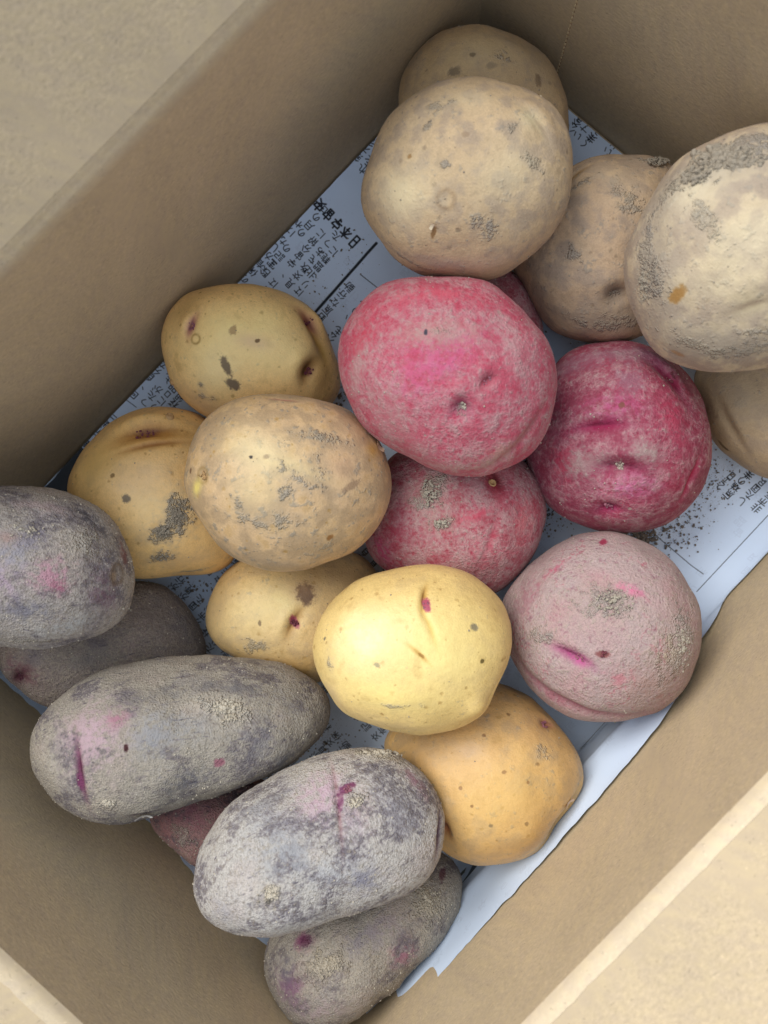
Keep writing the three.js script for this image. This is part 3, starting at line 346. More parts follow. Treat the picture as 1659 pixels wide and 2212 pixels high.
function skinMaps(S, marks) {
  const N = TEX, col = new Uint8Array(N * N * 4), rel = new Uint8Array(N * N * 4);
  const kind = S.p.kind, base = hex(S.p.base), dustC = hex(DUST[kind]), deep = hex(DEEP[kind]), mudC = hex(MUD[kind]);
  const light = base.map((v, i) => Math.min(255, v * 0.55 + hex(LIGHT[kind])[i] * 0.5 + 6));
  const o = S.p.id * 3.71, dust = S.p.dust, q = [0, 0, 0], c = [0, 0, 0];
  const ax = (S.p.axis ?? 0) * Math.PI / 180, ca = Math.cos(ax), sa = Math.sin(ax);
  const rnd = rng(S.p.id * 977 + 5);
  const pores = [];
  for (let i = 0, n = kind === 'yellow' ? 200 : kind === 'beige' ? 110 : 40; i < n; i++) {
    S.point(rnd() * 6.283 - 3.1416, Math.acos(1 - rnd() * 1.2), q); pores.push([q[0], q[1], q[2], (0.22 + rnd() ** 3 * 0.75) * 1e-3, 0.3 + rnd() * 0.6]);
  }
  const mix = (k, d) => { c[0] += (d[0] - c[0]) * k; c[1] += (d[1] - c[1]) * k; c[2] += (d[2] - c[2]) * k; };
  for (let j = 0; j < N; j++) for (let i = 0; i < N; i++) {
    const ux = (i + 0.5) / N - 0.5, uy = (j + 0.5) / N - 0.5, r = Math.hypot(ux, uy), at4 = (j * N + i) * 4;
    let h = 0.35;
    if (r > 0.43) { c[0] = base[0]; c[1] = base[1]; c[2] = base[2]; }
    else {
      S.point(Math.atan2(uy, ux), 2 * Math.asin(Math.min(1, 2 * r)), q);
      const x = q[0], y = q[1], z = q[2];
      const n1 = fbm(x * 45 + o, y * 45, z * 45, 3), n3 = fbm(x * 520, y * 520 + o, z * 520, 3), n4 = noise(x * 1700 + o, y * 1700, z * 1700), n5 = noise(x * 2900, y * 2900 + o, z * 2900);
      c[0] = base[0]; c[1] = base[1]; c[2] = base[2];
      if (kind === 'beige' || kind === 'yellow') {
        const n2 = fbm(x * 150 + o, y * 150, z * 150 + 3, 4), n6 = fbm(x * 260, y * 260 + o, z * 260 + 9, 4), n9 = fbm(x * 800 + o, y * 800, z * 800, 2);
        mix(ss(-0.35, 0.5, n1) * 0.5, light);
        mix(ss(-0.2, 0.35, n2 * 1.1 + n1 * 0.4 + n3 * 0.2 + 0.5 * (dust - 0.5)) * Math.min(0.85, dust * 1.15), dustC);
        mix(ss(0.15, 0.6, -n2 - n6 * 0.4) * 0.32, deep);
        const sp = ss(0.24, 0.5, n6 + n9 * 0.45 + (dust - 0.6) * 0.35);
        mix(sp * (0.25 + 0.6 * dust), mudC); h += sp * 0.12 * dust;
        const s2 = ss(0.36, 0.56, n9 * 0.8 + n2 * 0.35); mix(s2 * 0.6 * (0.15 + dust), [mudC[0] * 0.9, mudC[1] * 0.9, mudC[2] * 0.9]); h += s2 * 0.08 * dust;
        h += n3 * 0.035 + n4 * 0.03 + n5 * 0.02 + n9 * 0.03;
        const g = 1 + 0.05 * n4 + 0.05 * n3 + 0.045 * n5; c[0] *= g; c[1] *= g; c[2] *= g;
      } else if (kind === 'red') {
        const n2 = fbm(x * 120 + o, y * 120, z * 120, 5), n7 = fbm(x * 340 + n1 * 2, y * 340 + o, z * 340, 4), vein = 1 - Math.abs(fbm(x * 190 + o, y * 190, z * 190 + 7, 4)) * 4.2, n9 = fbm(x * 900 + o, y * 900, z * 900, 2);
        mix(ss(0.0, 0.6, -n1) * 0.55, deep); mix(ss(0.05, 0.5, n1) * 0.3, light);
        const d = ss(-0.3, 0.45, n7 * 0.5 + n2 * 0.5 + n9 * 0.3 + (dust - 0.5) * 1.5);
        mix(d * (0.30 + 0.5 * dust), dustC); h += d * 0.07;
        const v = ss(0.35, 1, vein + n3 * 0.6) * ss(-0.3, 0.3, n1 + n2 + dust - 0.4); mix(v * 0.34, [176, 146, 140]); const v2 = ss(0.62, 1, 1 - Math.abs(fbm(x * 130 + 9, y * 130 + o, z * 130, 4)) * 6) * ss(-0.1, 0.4, n1 + n3 * 0.4); mix(v2 * 0.4, deep); h -= v2 * 0.04; h += v * 0.07;
        const e = ss(0.15, 0.55, n9 * 0.8 + n7 * 0.5 + (dust - 0.5) * 0.4); mix(e * 0.38, [170, 146, 138]); h += e * 0.09;
        const f = ss(0.12, 0.45, -n9 * 0.6 - n7 * 0.6); mix(f * 0.6, base.map((q2, qi) => q2 * [0.95, 0.78, 0.82][qi]));
        const gk = ss(0.2, 0.5, fbm(x * 620, y * 620 + o, z * 620, 3) + (dust - 0.75) * 0.5 + n2 * 0.3); mix(gk * 0.6 * dust, mudC); h += gk * 0.09;
        h += n3 * 0.05 + n4 * 0.05 + n5 * 0.03;
        const g = 1 + 0.085 * n4 + 0.08 * n5; c[0] *= g; c[1] *= g; c[2] *= g;
      } else {
        const xl = x * ca + y * sa, yl = y * ca - x * sa;
        const n2 = fbm(xl * 85 + o, yl * 150, z * 150, 5), n7 = fbm(xl * 300, yl * 560 + o, z * 560, 4), n8 = fbm(x * 60, y * 60, z * 60 + o, 3), n9 = fbm(x * 900 + o, y * 900, z * 900, 2);
        mix(ss(0.0, 0.5, n8) * 0.25, [122, 117, 126]); mix(ss(0.1, 0.5, -n8) * 0.25, [158, 138, 132]);
        const zone = ss(-0.35, 0.4, n8 + n2 * 0.5 - (dust - 0.5) * 0.8);
        const d = ss(-0.16, 0.6, n7 * 0.75 + n9 * 0.85 + n2 * 0.4 + n4 * 0.12 + (zone - 0.6) * 0.55);
        mix(d * 0.72, deep); const dk = ss(0.2, 0.55, n9 * 0.8 + n4 * 0.3 + n7 * 0.3); mix(dk * 0.35, [92, 84, 84]); h -= d * 0.07;
        const e = ss(-0.05, 0.5, n9 * 0.9 + n7 * 0.4 + (dust - 0.5) * 0.5); mix(e * 0.6, dustC); h += e * 0.10;
        const sl = ss(0.27, 0.55, fbm(xl * 140, yl * 1100 + o, z * 1100, 3)); mix(sl * 0.6, [70, 64, 76]); h -= sl * 0.08;
        h += n3 * 0.02 + n4 * 0.09 + n5 * 0.08;
        const g = 1 + 0.14 * n4 + 0.16 * n5 + 0.05 * n3; c[0] *= g; c[1] *= g; c[2] *= g;
        if (n4 * 0.6 + n5 * 0.7 > 0.7) mix(0.55, [206, 200, 190]);
      }
      for (const p of pores) {
        const dx = x - p[0], dy = y - p[1], dz = z - p[2], d2 = dx * dx + dy * dy + dz * dz;
        if (d2 < p[3] * p[3] * 2) { const k = 1 - ss(0.3, 1.3, Math.sqrt(d2) / p[3] + n4 * 0.3); mix(k * p[4], kind === 'red' || kind === 'purple' ? mudC : deep); h -= k * 0.06; }
      }
      for (const m of marks) {
        const dx = x - m.p.x, dy = y - m.p.y, dz = z - m.p.z;
        if (dx * dx + dy * dy + dz * dz > m.r2) continue;
        const a = (dx * m.t1.x + dy * m.t1.y + dz * m.t1.z) / m.l, b0 = (dx * m.t2.x + dy * m.t2.y + dz * m.t2.z) / m.w;
        const rr = Math.sqrt(a * a + b0 * b0);
        if (m.kind === 'tint') {
          const k = Math.exp(-rr * rr * 1.3) * m.k, edge = kind === 'purple' || kind === 'red' ? 0.15 + 0.85 * ss(-0.4, 0.4, n3 * 1.2 + fbm(x * 240 + o, y * 240, z * 240, 2) * 0.8 + n4 * 0.15 + (0.55 - rr) * 0.5) : 0.65 + 0.35 * ss(-0.3, 0.4, n1 + n3 * 0.4);
          mix(Math.min(1, k * 1.15) * edge, m.c);
        } else if (m.kind === 'dust') {
          const k = (1 - ss(0.2, 1.6, rr + n3 * 0.9 + n4 * 0.2)) * m.k; mix(k * 0.62, [m.c[0] * 0.9, m.c[1] * 0.9, m.c[2] * 0.9]); h += k * 0.1;
        } else if (m.kind === 'mud') {
          const g = n3 * 0.9 + n4 * 0.35 + fbm(x * 230 + m.i * 9, y * 230, z * 230, 3) * 1.1 + (0.85 - rr) * 1.0 + (m.k - 0.8) * 0.55;
          const film = ss(-0.9, 0.4, g) * 0.30 * Math.min(1, m.k); mix(film, [mudC[0] * 1.04, mudC[1] * 1.02, mudC[2]]);
          const k = ss(0.05, 0.7, g + n5 * 0.2 - 0.06); mix(k * Math.min(0.88, 0.42 + 0.4 * m.k), [mudC[0] * (1 + n4 * 0.22 + n1 * 0.16), mudC[1] * (1 + n4 * 0.22 + n1 * 0.12), mudC[2] * (1 + n4 * 0.22)]);
          h += k * (0.16 + 0.22 * m.k) * (0.75 + 0.5 * n4 + 0.4 * n5);
        } else if (m.kind === 'spot') {
          const k = 1 - ss(0.55, 1.15, rr + n3 * 0.45 + n4 * 0.15); mix(k * m.k, m.c); h -= k * 0.05;
        } else if (m.kind === 'ring') {
          const k = Math.exp(-((rr - 1) ** 2) * 14) * (0.6 + 0.5 * n3); mix(Math.max(0, k) * m.k, m.c);
        } else if (m.kind === 'eye') {
          const b = b0 + 0.25 * a * a, k = Math.exp(-a * a * 1.1 - b * b * 1.6) * Math.min(1, m.k);
          mix(Math.min(0.92, k * 1.05) * (0.8 + 0.3 * n3), m.c);
          const core = Math.exp(-a * a * 2.2 - (b - 0.25) * (b - 0.25) * 16); mix(core * 0.55 * Math.min(1, m.k), [m.c[0] * 0.5, m.c[1] * 0.42, m.c[2] * 0.42]);
        } else if (m.kind === 'crease') {
          const b = b0 + 0.25 * a * a, k = Math.exp(-a * a * 1.1 - b * b * 2.2) * Math.min(1, m.k); mix(k * 0.75, m.c);
        }
      }
    }
    for (let k = 0; k < 3; k++) col[at4 + k] = Math.max(0, Math.min(255, c[k]));
    const hv = Math.max(0, Math.min(255, h * 255)); rel[at4] = rel[at4 + 1] = rel[at4 + 2] = hv; col[at4 + 3] = rel[at4 + 3] = 255;
  }
  return [texture(N, N, col, true), texture(N, N, rel, false)];
}
const SHEEN = { beige: [0.72, 0.4], yellow: [0.52, 0.5], red: [0.78, 0.35], purple: [0.9, 0.25] };
const bumpAt = (S, x, y, z) => {
  const o = S.p.id * 2.3, soft = S.p.kind === 'yellow' ? 0.8 : 1;
  return (0.0012 * noise(x * 38 + o, y * 38, z * 38) + 0.00055 * noise(x * 95, y * 95 + o, z * 95)) * soft + (S.p.kind === 'purple' ? 0.00022 : 0.00008) * noise(x * 420, y * 420, z * 420 + o);
};
function skinGeometry(S, marks) {
  const NR = 118, NS = 216, pos = [], uv = [], idx = [], q = [0, 0, 0];
  pos.push(0, 0, S.c); uv.push(0.5, 0.5);
  const angle = (i) => 2 * Math.asin(Math.min(1, i / NR));
  for (let i = 1; i < NR; i++) for (let j = 0; j < NS; j++) {
    const th = j / NS * 2 * Math.PI, psi = angle(i), r = 0.5 * i / NR;
    S.point(th, psi, q); pos.push(...q); uv.push(0.5 + r * Math.cos(th), 0.5 + r * Math.sin(th));
  }
  S.point(0, Math.PI, q); pos.push(0, 0, q[2]); uv.push(0.5, 0.001);
  const last = 1 + (NR - 1) * NS;
  for (let j = 0; j < NS; j++) {
    const k = (j + 1) % NS; idx.push(0, 1 + j, 1 + k);
    for (let i = 0; i < NR - 2; i++) { const a = 1 + i * NS, b = a + NS; idx.push(a + j, b + j, b + k, a + j, b + k, a + k); }
    idx.push(last - NS + j, last, last - NS + k);
  }
  const g = new THREE.BufferGeometry();
  g.setAttribute('position', new THREE.Float32BufferAttribute(pos, 3)); g.setAttribute('uv', new THREE.Float32BufferAttribute(uv, 2)); g.setIndex(idx);
  g.computeVertexNormals();
  const P = g.attributes.position, Nn = g.attributes.normal;
  for (let i = 0; i < P.count; i++) {
    const x = P.getX(i), y = P.getY(i), z = P.getZ(i);
    let h = bumpAt(S, x, y, z);
    h += sculpt(S, marks, x, y, z);
    P.setXYZ(i, x + Nn.getX(i) * h, y + Nn.getY(i) * h, z + Nn.getZ(i) * h);
  }
  g.computeVertexNormals();
  return g;
}
// small irregular grains
const GRAINS = [];
{
  const r = rng(31);
  for (let k = 0; k < 6; k++) {
    const g = new THREE.IcosahedronGeometry(1, 1), P = g.attributes.position;
    for (let i = 0; i < P.count; i++) { const x = P.getX(i), y = P.getY(i), z = P.getZ(i), s = 1 + 0.38 * noise(x * 1.3 + k * 5, y * 1.3, z * 1.3); P.setXYZ(i, x * s, y * s * (0.7 + 0.3 * r()), z * s); }
    g.computeVertexNormals(); g.deleteAttribute('uv'); GRAINS.push(g);
  }
}
const TINY = [0, 1, 2, 3].map((k) => { const g = new THREE.IcosahedronGeometry(1, 0), P = g.attributes.position; for (let i = 0; i < P.count; i++) { const e = 1 + 0.3 * noise(P.getX(i) * 2 + k * 3, P.getY(i) * 2, P.getZ(i) * 2); P.setXYZ(i, P.getX(i) * e, P.getY(i) * e, P.getZ(i) * e); } g.computeVertexNormals(); g.deleteAttribute('uv'); return g; });
function grain(p, size, r) {
  const g = GRAINS[Math.floor(r() * 6)].clone();
  g.applyMatrix4(new THREE.Matrix4().compose(p, new THREE.Quaternion().setFromEuler(new THREE.Euler(r() * 6, r() * 6, r() * 6)), new THREE.Vector3(size * (0.7 + 0.6 * r()), size * (0.6 + 0.5 * r()), size)));
  return g;
}
const SOIL = { beige: plain('#938775'), yellow: plain('#8e8270'), red: plain('#a39987'), purple: plain('#b8ad99') };
const BUD = { pink: plain('#8c5560', 0.8), red: plain('#6a3038', 0.8), grey: plain('#a59a88'), dark: plain('#4a1a2c', 0.8), tan: plain('#b08a5a', 0.8) };
const FLAKE = { yellow: plain('#c9a98a', 0.7), beige: plain('#cdb998', 0.7), red: plain('#b89a90'), purple: plain('#c2bdb4') };

// ---------------------------------------------------------------- the potatoes
for (const p of POTATOES) {
  const S = shapeOf(p, DIST[p.id]), marks = marksOf(S), r = rng(p.id * 131);
  const root = new THREE.Group(); root.name = numbered(p.kind + '_potato');
  const M = new THREE.Matrix4().makeBasis(S.f.e1, S.f.e2, S.f.n), foot = S.c * (p.kb ?? 1);
  root.quaternion.setFromRotationMatrix(M); root.position.copy(S.f.C).addScaledVector(S.f.n, -foot);
  tag(root, p.label, 'potato'); scene.add(root);
  const [map, relief] = skinMaps(S, marks), [rough, spec] = SHEEN[p.kind];
  const skin = new THREE.MeshPhysicalMaterial({ map, bumpMap: relief, bumpScale: p.kind === 'purple' ? 0.0021 : p.kind === 'yellow' ? 0.0012 : 0.0016, roughness: rough, specularIntensity: spec * 1.4, sheen: { beige: 0.35, yellow: 0.22, red: 0.4, purple: 0.4 }[p.kind], sheenRoughness: 0.55, sheenColor: new THREE.Color('#a79f98') });
  const g = skinGeometry(S, marks); g.translate(0, 0, foot);
  mesh('skin', g, skin, root);
  const place = (x, y) => {
    const f = S.frameAt(...S.surf(x, y)), h = sculpt(S, marks, f.p.x, f.p.y, f.p.z);
    return { p: f.p.clone().addScaledVector(f.n, h).add(new THREE.Vector3(0, 0, foot)), n: f.n };
  };
  const mpp = S.f.D / FOC;
  for (const [x, y, rx, ry, n, size] of p.clumps ?? []) {
    const parts = [];
    for (let i = 0; i < (size > 2 ? n : n * 4); i++) {
      const a = r() * 6.283, d = Math.pow(r(), 0.7), q = place(x + Math.cos(a) * d * rx, y + Math.sin(a) * d * ry), s = (0.25 + 0.75 * Math.pow(r(), 2.2)) * 0.0008 * size * (1.2 - 0.6 * d);
      parts.push(grain(q.p.addScaledVector(q.n, s * 0.25), s, r));
    }
    mesh('soil_clump', mergeGeometries(parts), SOIL[p.kind], root);
  }
  {                                                         // single grains of dried soil stuck all over
    const parts = [], q = [0, 0, 0];
    for (let i = 0, n = { beige: 260, yellow: 70, red: 260, purple: 620 }[p.kind]; i < n; i++) {
      const th = r() * 6.283 - 3.1416, f = S.frameAt(th, Math.acos(1 - r() * 1.25)), s = 0.00009 + 0.00032 * Math.pow(r(), 3);
      if (fbm(f.p.x * 70, f.p.y * 70, f.p.z * 70 + p.id, 2) + r() * 0.7 < 0.25) continue;
      const g = TINY[i % 4].clone(), h = sculpt(S, marks, f.p.x, f.p.y, f.p.z) + bumpAt(S, f.p.x, f.p.y, f.p.z); g.scale(s, s * 0.8, s * (0.6 + 0.6 * r())); g.rotateZ(r() * 6); g.rotateX(r() * 6);
      const c = f.p.clone().addScaledVector(f.n, h + s * 0.2); g.translate(c.x, c.y, c.z + foot); parts.push(g);
    }
    mesh('soil_grains', mergeGeometries(parts), SOIL[p.kind], root).userData.kind = 'stuff';
  }
  for (const [x, y, look] of p.buds ?? []) {
    const parts = [];
    for (let i = 0; i < 9; i++) { const q = place(x + (r() - 0.5) * 16, y + (r() - 0.5) * 16); parts.push(grain(q.p.addScaledVector(q.n, 0.0001), 0.00026 + 0.0004 * r(), r)); }
    mesh('eye_bud', mergeGeometries(parts), BUD[look], root);
  }
  for (const [x, y, len] of p.stubs ?? []) {                // a dried stem stub: a short ringed cup
    const q = place(x, y), R = len * mpp * 0.62;
    const cup = new THREE.LatheGeometry([[0, 0.2], [0.35, 0.15], [0.62, 0.55], [0.85, 0.7], [1.05, 0.35], [1.3, -0.3]].map(([a, b]) => new THREE.Vector2(a * R, b * R)), 14);
    cup.applyQuaternion(new THREE.Quaternion().setFromUnitVectors(new THREE.Vector3(0, 1, 0), q.n)); cup.translate(q.p.x, q.p.y, q.p.z);
    mesh('stem_stub', cup, BUD.tan, root);
  }
  for (const [x, y, len, ang] of p.flakes ?? []) {          // a curled scrap of loose skin
    const q = place(x, y), L = len * mpp, parts = new THREE.PlaneGeometry(2 * L, L, 8, 4), P = parts.attributes.position;
    for (let i = 0; i < P.count; i++) { const u = P.getX(i) / L, v = P.getY(i) / L; P.setXYZ(i, u * L * (1 - 0.5 * v * v) * (1 + 0.25 * noise(u * 2, v * 3, x)), v * L * (0.9 + 0.3 * noise(u * 3, v, y)), L * (0.15 + 0.3 * u * u + 0.35 * v * v * v)); }
    parts.computeVertexNormals();
    parts.applyQuaternion(new THREE.Quaternion().setFromAxisAngle(new THREE.Vector3(0, 0, 1), ang * Math.PI / 180)); parts.applyQuaternion(new THREE.Quaternion().setFromUnitVectors(new THREE.Vector3(0, 0, 1), q.n)); parts.translate(q.p.x, q.p.y, q.p.z);
    const fm = FLAKE[p.kind].clone(); fm.side = THREE.DoubleSide; mesh('skin_flake', parts, fm, root);
  }
}
// ---------------------------------------------------------------- newspaper
const eS = lowC[0].clone().sub(lowC[3]).normalize(), eB = LOW[0].n.clone().negate();
const S0 = -0.09, S1 = 0.36, B0 = -0.02, B1 = 0.36, PK = 4551;   // sheet area in metres, pixels per metre
const sheetOf = (v) => [v.clone().sub(lowC[3]).dot(eS), v.clone().sub(lowC[3]).dot(eB)];
// strokes on a ten by ten grid, x then y
const GLYPH = {
  '日': '20 29 79 70 20|25 75', '本': '02 92|50 59|52 07|52 97|37 67', '宇': '50 52|14 12 92 84|25 75|06 96|55 59 38', '宙': '50 52|14 12 92 84|25 29 79 75 25|27 77|53 59', '安': '50 52|14 12 92 84|53 36 89|05 95|75 19', '全': '50 04|50 94|25 75|27 77|19 99|55 59',
  'の': '52 38 15 31 71 95 69', 'は': '11 19|32 92|61 68 38 57 89', 'な': '02 52|30 17|72 93|65 68 38 57 88', 'た': '02 62|41 19|55 95|47 69 99', 'だ': '02 62|41 19|55 95|47 69 99|81 83|92 94', 'し': '20 28 69 96', 'つ': '13 62 95 69', 'が': '03 63 59 39|41 09|73 96|80 92', 'れ': '31 39|04 33 07|34 61 68 98', 'け': '11 19|43 93|71 77 59', 'を': '12 82|41 15 54 59 99|85 46', 'あ': '12 82|40 48|64 19 16 55 85 98 69', 'く': '71 25 79', 'い': '12 28 47|72 96', 'す': '02 92|60 66 45 66 49', 'ろ': '21 71 25 65 96 79 39', 'り': '21 25|71 76 49', 'に': '11 19|42 82|38 59 89', 'も': '02 62|05 65|30 38 69 96', '、': '16 38',
  '口': '22 28 78 72 22', '回': '11 19 89 81 11|34 36 66 64 34', '自': '50 31|22 29 79 72 22|24 74|27 77', '分': '40 05|60 95|25 75 69 59|45 19', '国': '11 19 89 81 11|33 73|36 66|38 78|53 58', '民': '21 71 74 24|21 29 48|27 87|55 99', '市': '50 52|02 92|24 28|24 84 87|52 59', '長': '21 29 48|21 81|23 73|25 75|06 96|66 99', '北': '30 39|04 34|08 37|60 68 98|64 93', '非': '30 39|60 69|02 32|05 35|08 38|62 92|65 95|68 98', '保': '20 05|14 19|41 44 84 81 41|36 96|64 69|63 38|63 98', '有': '02 92|40 06|34 39|34 74 79|36 76|38 78', '験': '00 05 35|00 40|02 32|20 25|05 09|19 39|60 43|60 93|45 45 85|64 69|66 49|66 99', '富': '50 51|03 01 91 93|23 73|25 65 66 26|18 88 89 19 18|50 59', '記': '01 31|03 33|05 35|07 37 39 09 07|51 91 94 54 58 98', '月': '20 26 09|20 80 89 69|23 83|26 86', '見': '20 26 76 70 20|22 72|24 74|36 09|66 69 99', '交': '50 52|02 92|33 15|63 85|35 89|65 09', '数': '00 11|40 31|02 52|20 24|05 45|20 09|09 49|60 44|53 93|83 49|65 99', '解': '20 02|22 42 49|12 19|25 45|27 47|61 91 84|70 54|65 95|76 79', '盟': '00 04 34 30 00|02 32|51 54|50 80 84|52 82|16 19|16 86 89|36 39|66 69|09 99', '難': '01 41|11 13|31 13|03 43|22 29|05 45|07 47|60 43|62 69|62 92|64 94|66 96|69 99', '野': '00 05 35 30 00|02 32|20 29|07 37|09 49|51 91 64|45 95|74 79 59', '原': '10 17 09|10 90|33 73 76 36 33|34 74|57 59|37 29|77 89', '行': '30 03|34 06|24 29|51 91|44 94|74 79 59', '動': '00 40|02 42|04 44 47 07 04|25 29|09 49|53 93 89 69|70 66 49', '無': '20 02|11 91|23 26|43 46|63 66|83 86|04 94|06 96|18 09|38 39|68 69|88 99', '大': '03 93|50 53 09|53 99', '谷': '30 02|60 92|52 05|52 95|36 39 69 66 36', '木': '02 92|50 59|52 07|52 97', '公': '30 04|60 94|45 19 79|67 89', '補': '10 21|03 33 08|23 28|24 48|43 93|73 49|55 59|55 95 99|57 97|70 79', '業': '30 32|60 62|02 92|24 74|05 95|27 77|50 59|47 09|57 99', '開': '00 09|00 40 44 04|60 64 94 99|60 90 94|26 76|36 39|66 69|28 78', '桜': '20 29|03 43|23 08|50 62|70 72|90 72|54 94|64 58 99|84 59', '史': '23 26 76 73 23|50 56 19|37 99', '覚': '10 12|40 42|70 62|05 03 93 95|24 28 78 74 24|26 76|48 19|68 69 99', '了': '11 81 54|54 59 39', '二': '23 73|17 87', '含': '50 04|50 94|34 64|25 75 57|27 29 79 77 27', '組': '20 03|33 07|05 45|26 29|50 59|50 80 89|53 83|56 86|39 99', '1': '31 51 59|39 79', '2': '22 40 71 74 19 89', 'e': '25 85 83 42 24 27 49 88', 'c': '84 62 34 37 59 87', 'b': '30 39|35 54 75 78 59 38',
};
const paperMap = (() => {
  const w = Math.round((B1 - B0) * PK), h = Math.round((S1 - S0) * PK * 1), cv = document.createElement('canvas');
  cv.width = w; cv.height = Math.min(2048, h); const ky = cv.height / (S1 - S0), kx = w / (B1 - B0), g = cv.getContext('2d'), r = rng(12);
  g.fillStyle = '#d2e0f2'; g.fillRect(0, 0, w, cv.height);
  const toC = (px, py) => { const [s, b] = sheetOf(at(px, py, 0.001)); return [(B1 - b) * kx, (s - S0) * ky]; };
  g.lineCap = 'round'; g.lineJoin = 'round';
  const KANA = 'のはなただしつがれけをあくいすろりにも2ec';
  const glyph = (ch, x, y, size, width, flip, sx = 1) => {
    if (KANA.includes(ch) && !flip) {                       // brush-round strokes
      g.lineWidth = width; g.beginPath();
      for (const st of GLYPH[ch].split('|')) {
        const P = st.split(' ').map((q) => [x + (+q[0] - 4.6) * size / 10, y + (+q[1] - 4.6) * size / 10]);
        g.moveTo(...P[0]); for (let i = 1; i < P.length - 1; i++) g.quadraticCurveTo(...P[i], (P[i][0] + P[i + 1][0]) / 2, (P[i][1] + P[i + 1][1]) / 2);
        g.lineTo(...P[P.length - 1]);
      }
      g.stroke(); return;
    }
    const d = GLYPH[ch]; if (!d) return;
    g.lineWidth = width; g.beginPath();
    for (const st of d.split('|')) st.split(' ').forEach((q, i) => { let X = x + (+q[0] - 4.6) * sx * size / 10, Y = y + (+q[1] - 4.6) * size / 10; if (flip) { X = x - (+q[0] - 4.6) * size / 10; } i ? g.lineTo(X, Y) : g.moveTo(X, Y); });
    g.stroke();
  };
  g.strokeStyle = g.fillStyle = '#26282e';
  // a run of characters from a view point: down the column, or across for headings
  const run = (text, px, py, pitch = 22, size = 18.5, width = 1.6, across = false) => {
    let [x, y] = toC(px, py); const u = 0.00021 * kx;
    for (const ch of text) { if (ch !== ' ') glyph(ch, x, y, size * u, width, false, across ? 0.78 : 1); if (across) x += pitch * u; else y += (ch === '、' ? 0.7 : 1) * pitch * u; }
  };
  const rule = (x0, y0, x1, y1, width) => { const [a, b] = toC(x0, y0), [c, d] = toC(x1, y1); g.lineWidth = width; g.beginPath(); g.moveTo(a, b); g.lineTo(c, d); g.stroke(); };
  // columns in the parts that the potatoes leave in the dark
  const filler = [...'保有記月験見交数をあつた北盟難にの口開桜が、自分だけ野原な行動国民市長しれは宇宙'];
  g.globalAlpha = 0.8;
  for (let b = 0.075; b < 0.205; b += 0.0064) for (let s = 0.02; s < 0.16; s += 0.0044) if (Math.abs(s - 0.0865) > 0.004) glyph(filler[Math.floor(r() * filler.length)], (B1 - b) * kx, (s - S0) * ky, 0.0040 * kx, 1.7, false);
  for (let b = 0.11; b < 0.16; b += 0.0064) for (let s = 0.166; s < 0.27; s += 0.0044) glyph(filler[Math.floor(r() * filler.length)], (B1 - b) * kx, (s - S0) * ky, 0.0040 * kx, 1.7, false);
  g.globalAlpha = 1;
  run('日本宇宙安全', 766, 522, 26, 27, 3.3, true);
  run('の保有がしなけれ', 531, 605, 23); run('験富記の の月の口', 573, 588, 22.5);
  run('なは、 宇宙分解に', 575, 628, 21.5); run('見交数をあつた', 626, 613, 23); run('はり、', 645, 630, 22); run('北盟難に', 672, 592, 22);
  rule(679, 677, 813, 526, 5.5); rule(780, 594, 815, 622, 1.3);
  run('野原な行動', 692, 685, 22); run('公も、いのし', 716, 728, 20);
  run('回、 自分だけ', 292, 853, 19.5); run('つたが、も', 313, 871, 21); run('のに口開', 334, 882, 21); run('、桜組', 366, 882, 20);
  rule(262, 852, 296, 880, 1.3);
  run('木了安覚口', 180, 948, 22); run('富しの史二', 192, 960, 21);
  run('無大谷く行木た', 772, 342, 21); run('れもは', 781, 368, 18); rule(818, 335, 836, 315, 1);
  run('公含北', 1235, 276, 17); run('いす原', 1247, 294, 21); run('く業ろ、', 1262, 314, 19); run('、いり', 1304, 336, 17);
  run('21日、', 1556, 1050, 15); run('原補の業', 1573, 1067, 19); run('した国民', 1602, 1083, 19); run('非市長見', 1631, 1099, 19);
  rule(1659, 1110, 1500, 1280, 1.2); rule(1417, 1157, 1516, 1241, 1.2); rule(1262, 1620, 1400, 1462, 1.1); rule(1300, 1600, 1240, 1668, 0.8);
  run('り口し、', 1130, 1128, 17, 17); run('いのし', 1172, 1120, 15, 16);
  // a curved grey figure and two letters near the fold at the bottom
  g.fillStyle = '#4a545f'; const fig = (pts) => { g.beginPath(); pts.forEach(([x, y], i) => { const [a, b] = toC(x, y); i ? g.lineTo(a, b) : g.moveTo(a, b); }); g.closePath(); g.fill(); };
  fig([[1053, 1868], [1055, 1892], [1051, 1908], [1046, 1919], [1062, 1902], [1075, 1885], [1088, 1866]]);
  g.fillStyle = '#5c5f58'; fig([[1006, 1880], [1021, 1866], [1021, 1892]]);
  run('c', 1005, 1915, 15, 16, 2.6); run('e', 1018, 1941, 15, 17, 2.6);
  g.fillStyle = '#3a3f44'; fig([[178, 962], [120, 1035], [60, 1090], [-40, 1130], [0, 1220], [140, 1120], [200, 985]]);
  // faint print showing through from the other side, and grey pulp
  g.globalAlpha = 0.05; for (let k = 0; k < 900; k++) glyph(filler[Math.floor(r() * filler.length)], r() * w, r() * cv.height, 0.0042 * kx, 2.2, true);
  g.globalAlpha = 0.06; for (let k = 0; k < 5000; k++) { g.fillStyle = r() < 0.5 ? '#8f8b82' : '#d2d2d2'; g.fillRect(r() * w, r() * cv.height, 1 + r() * 4, 1 + r() * 2); }
  g.globalAlpha = 1;
  const t = new THREE.CanvasTexture(cv); t.colorSpace = THREE.SRGBColorSpace; t.magFilter = THREE.LinearFilter; return t;
})();
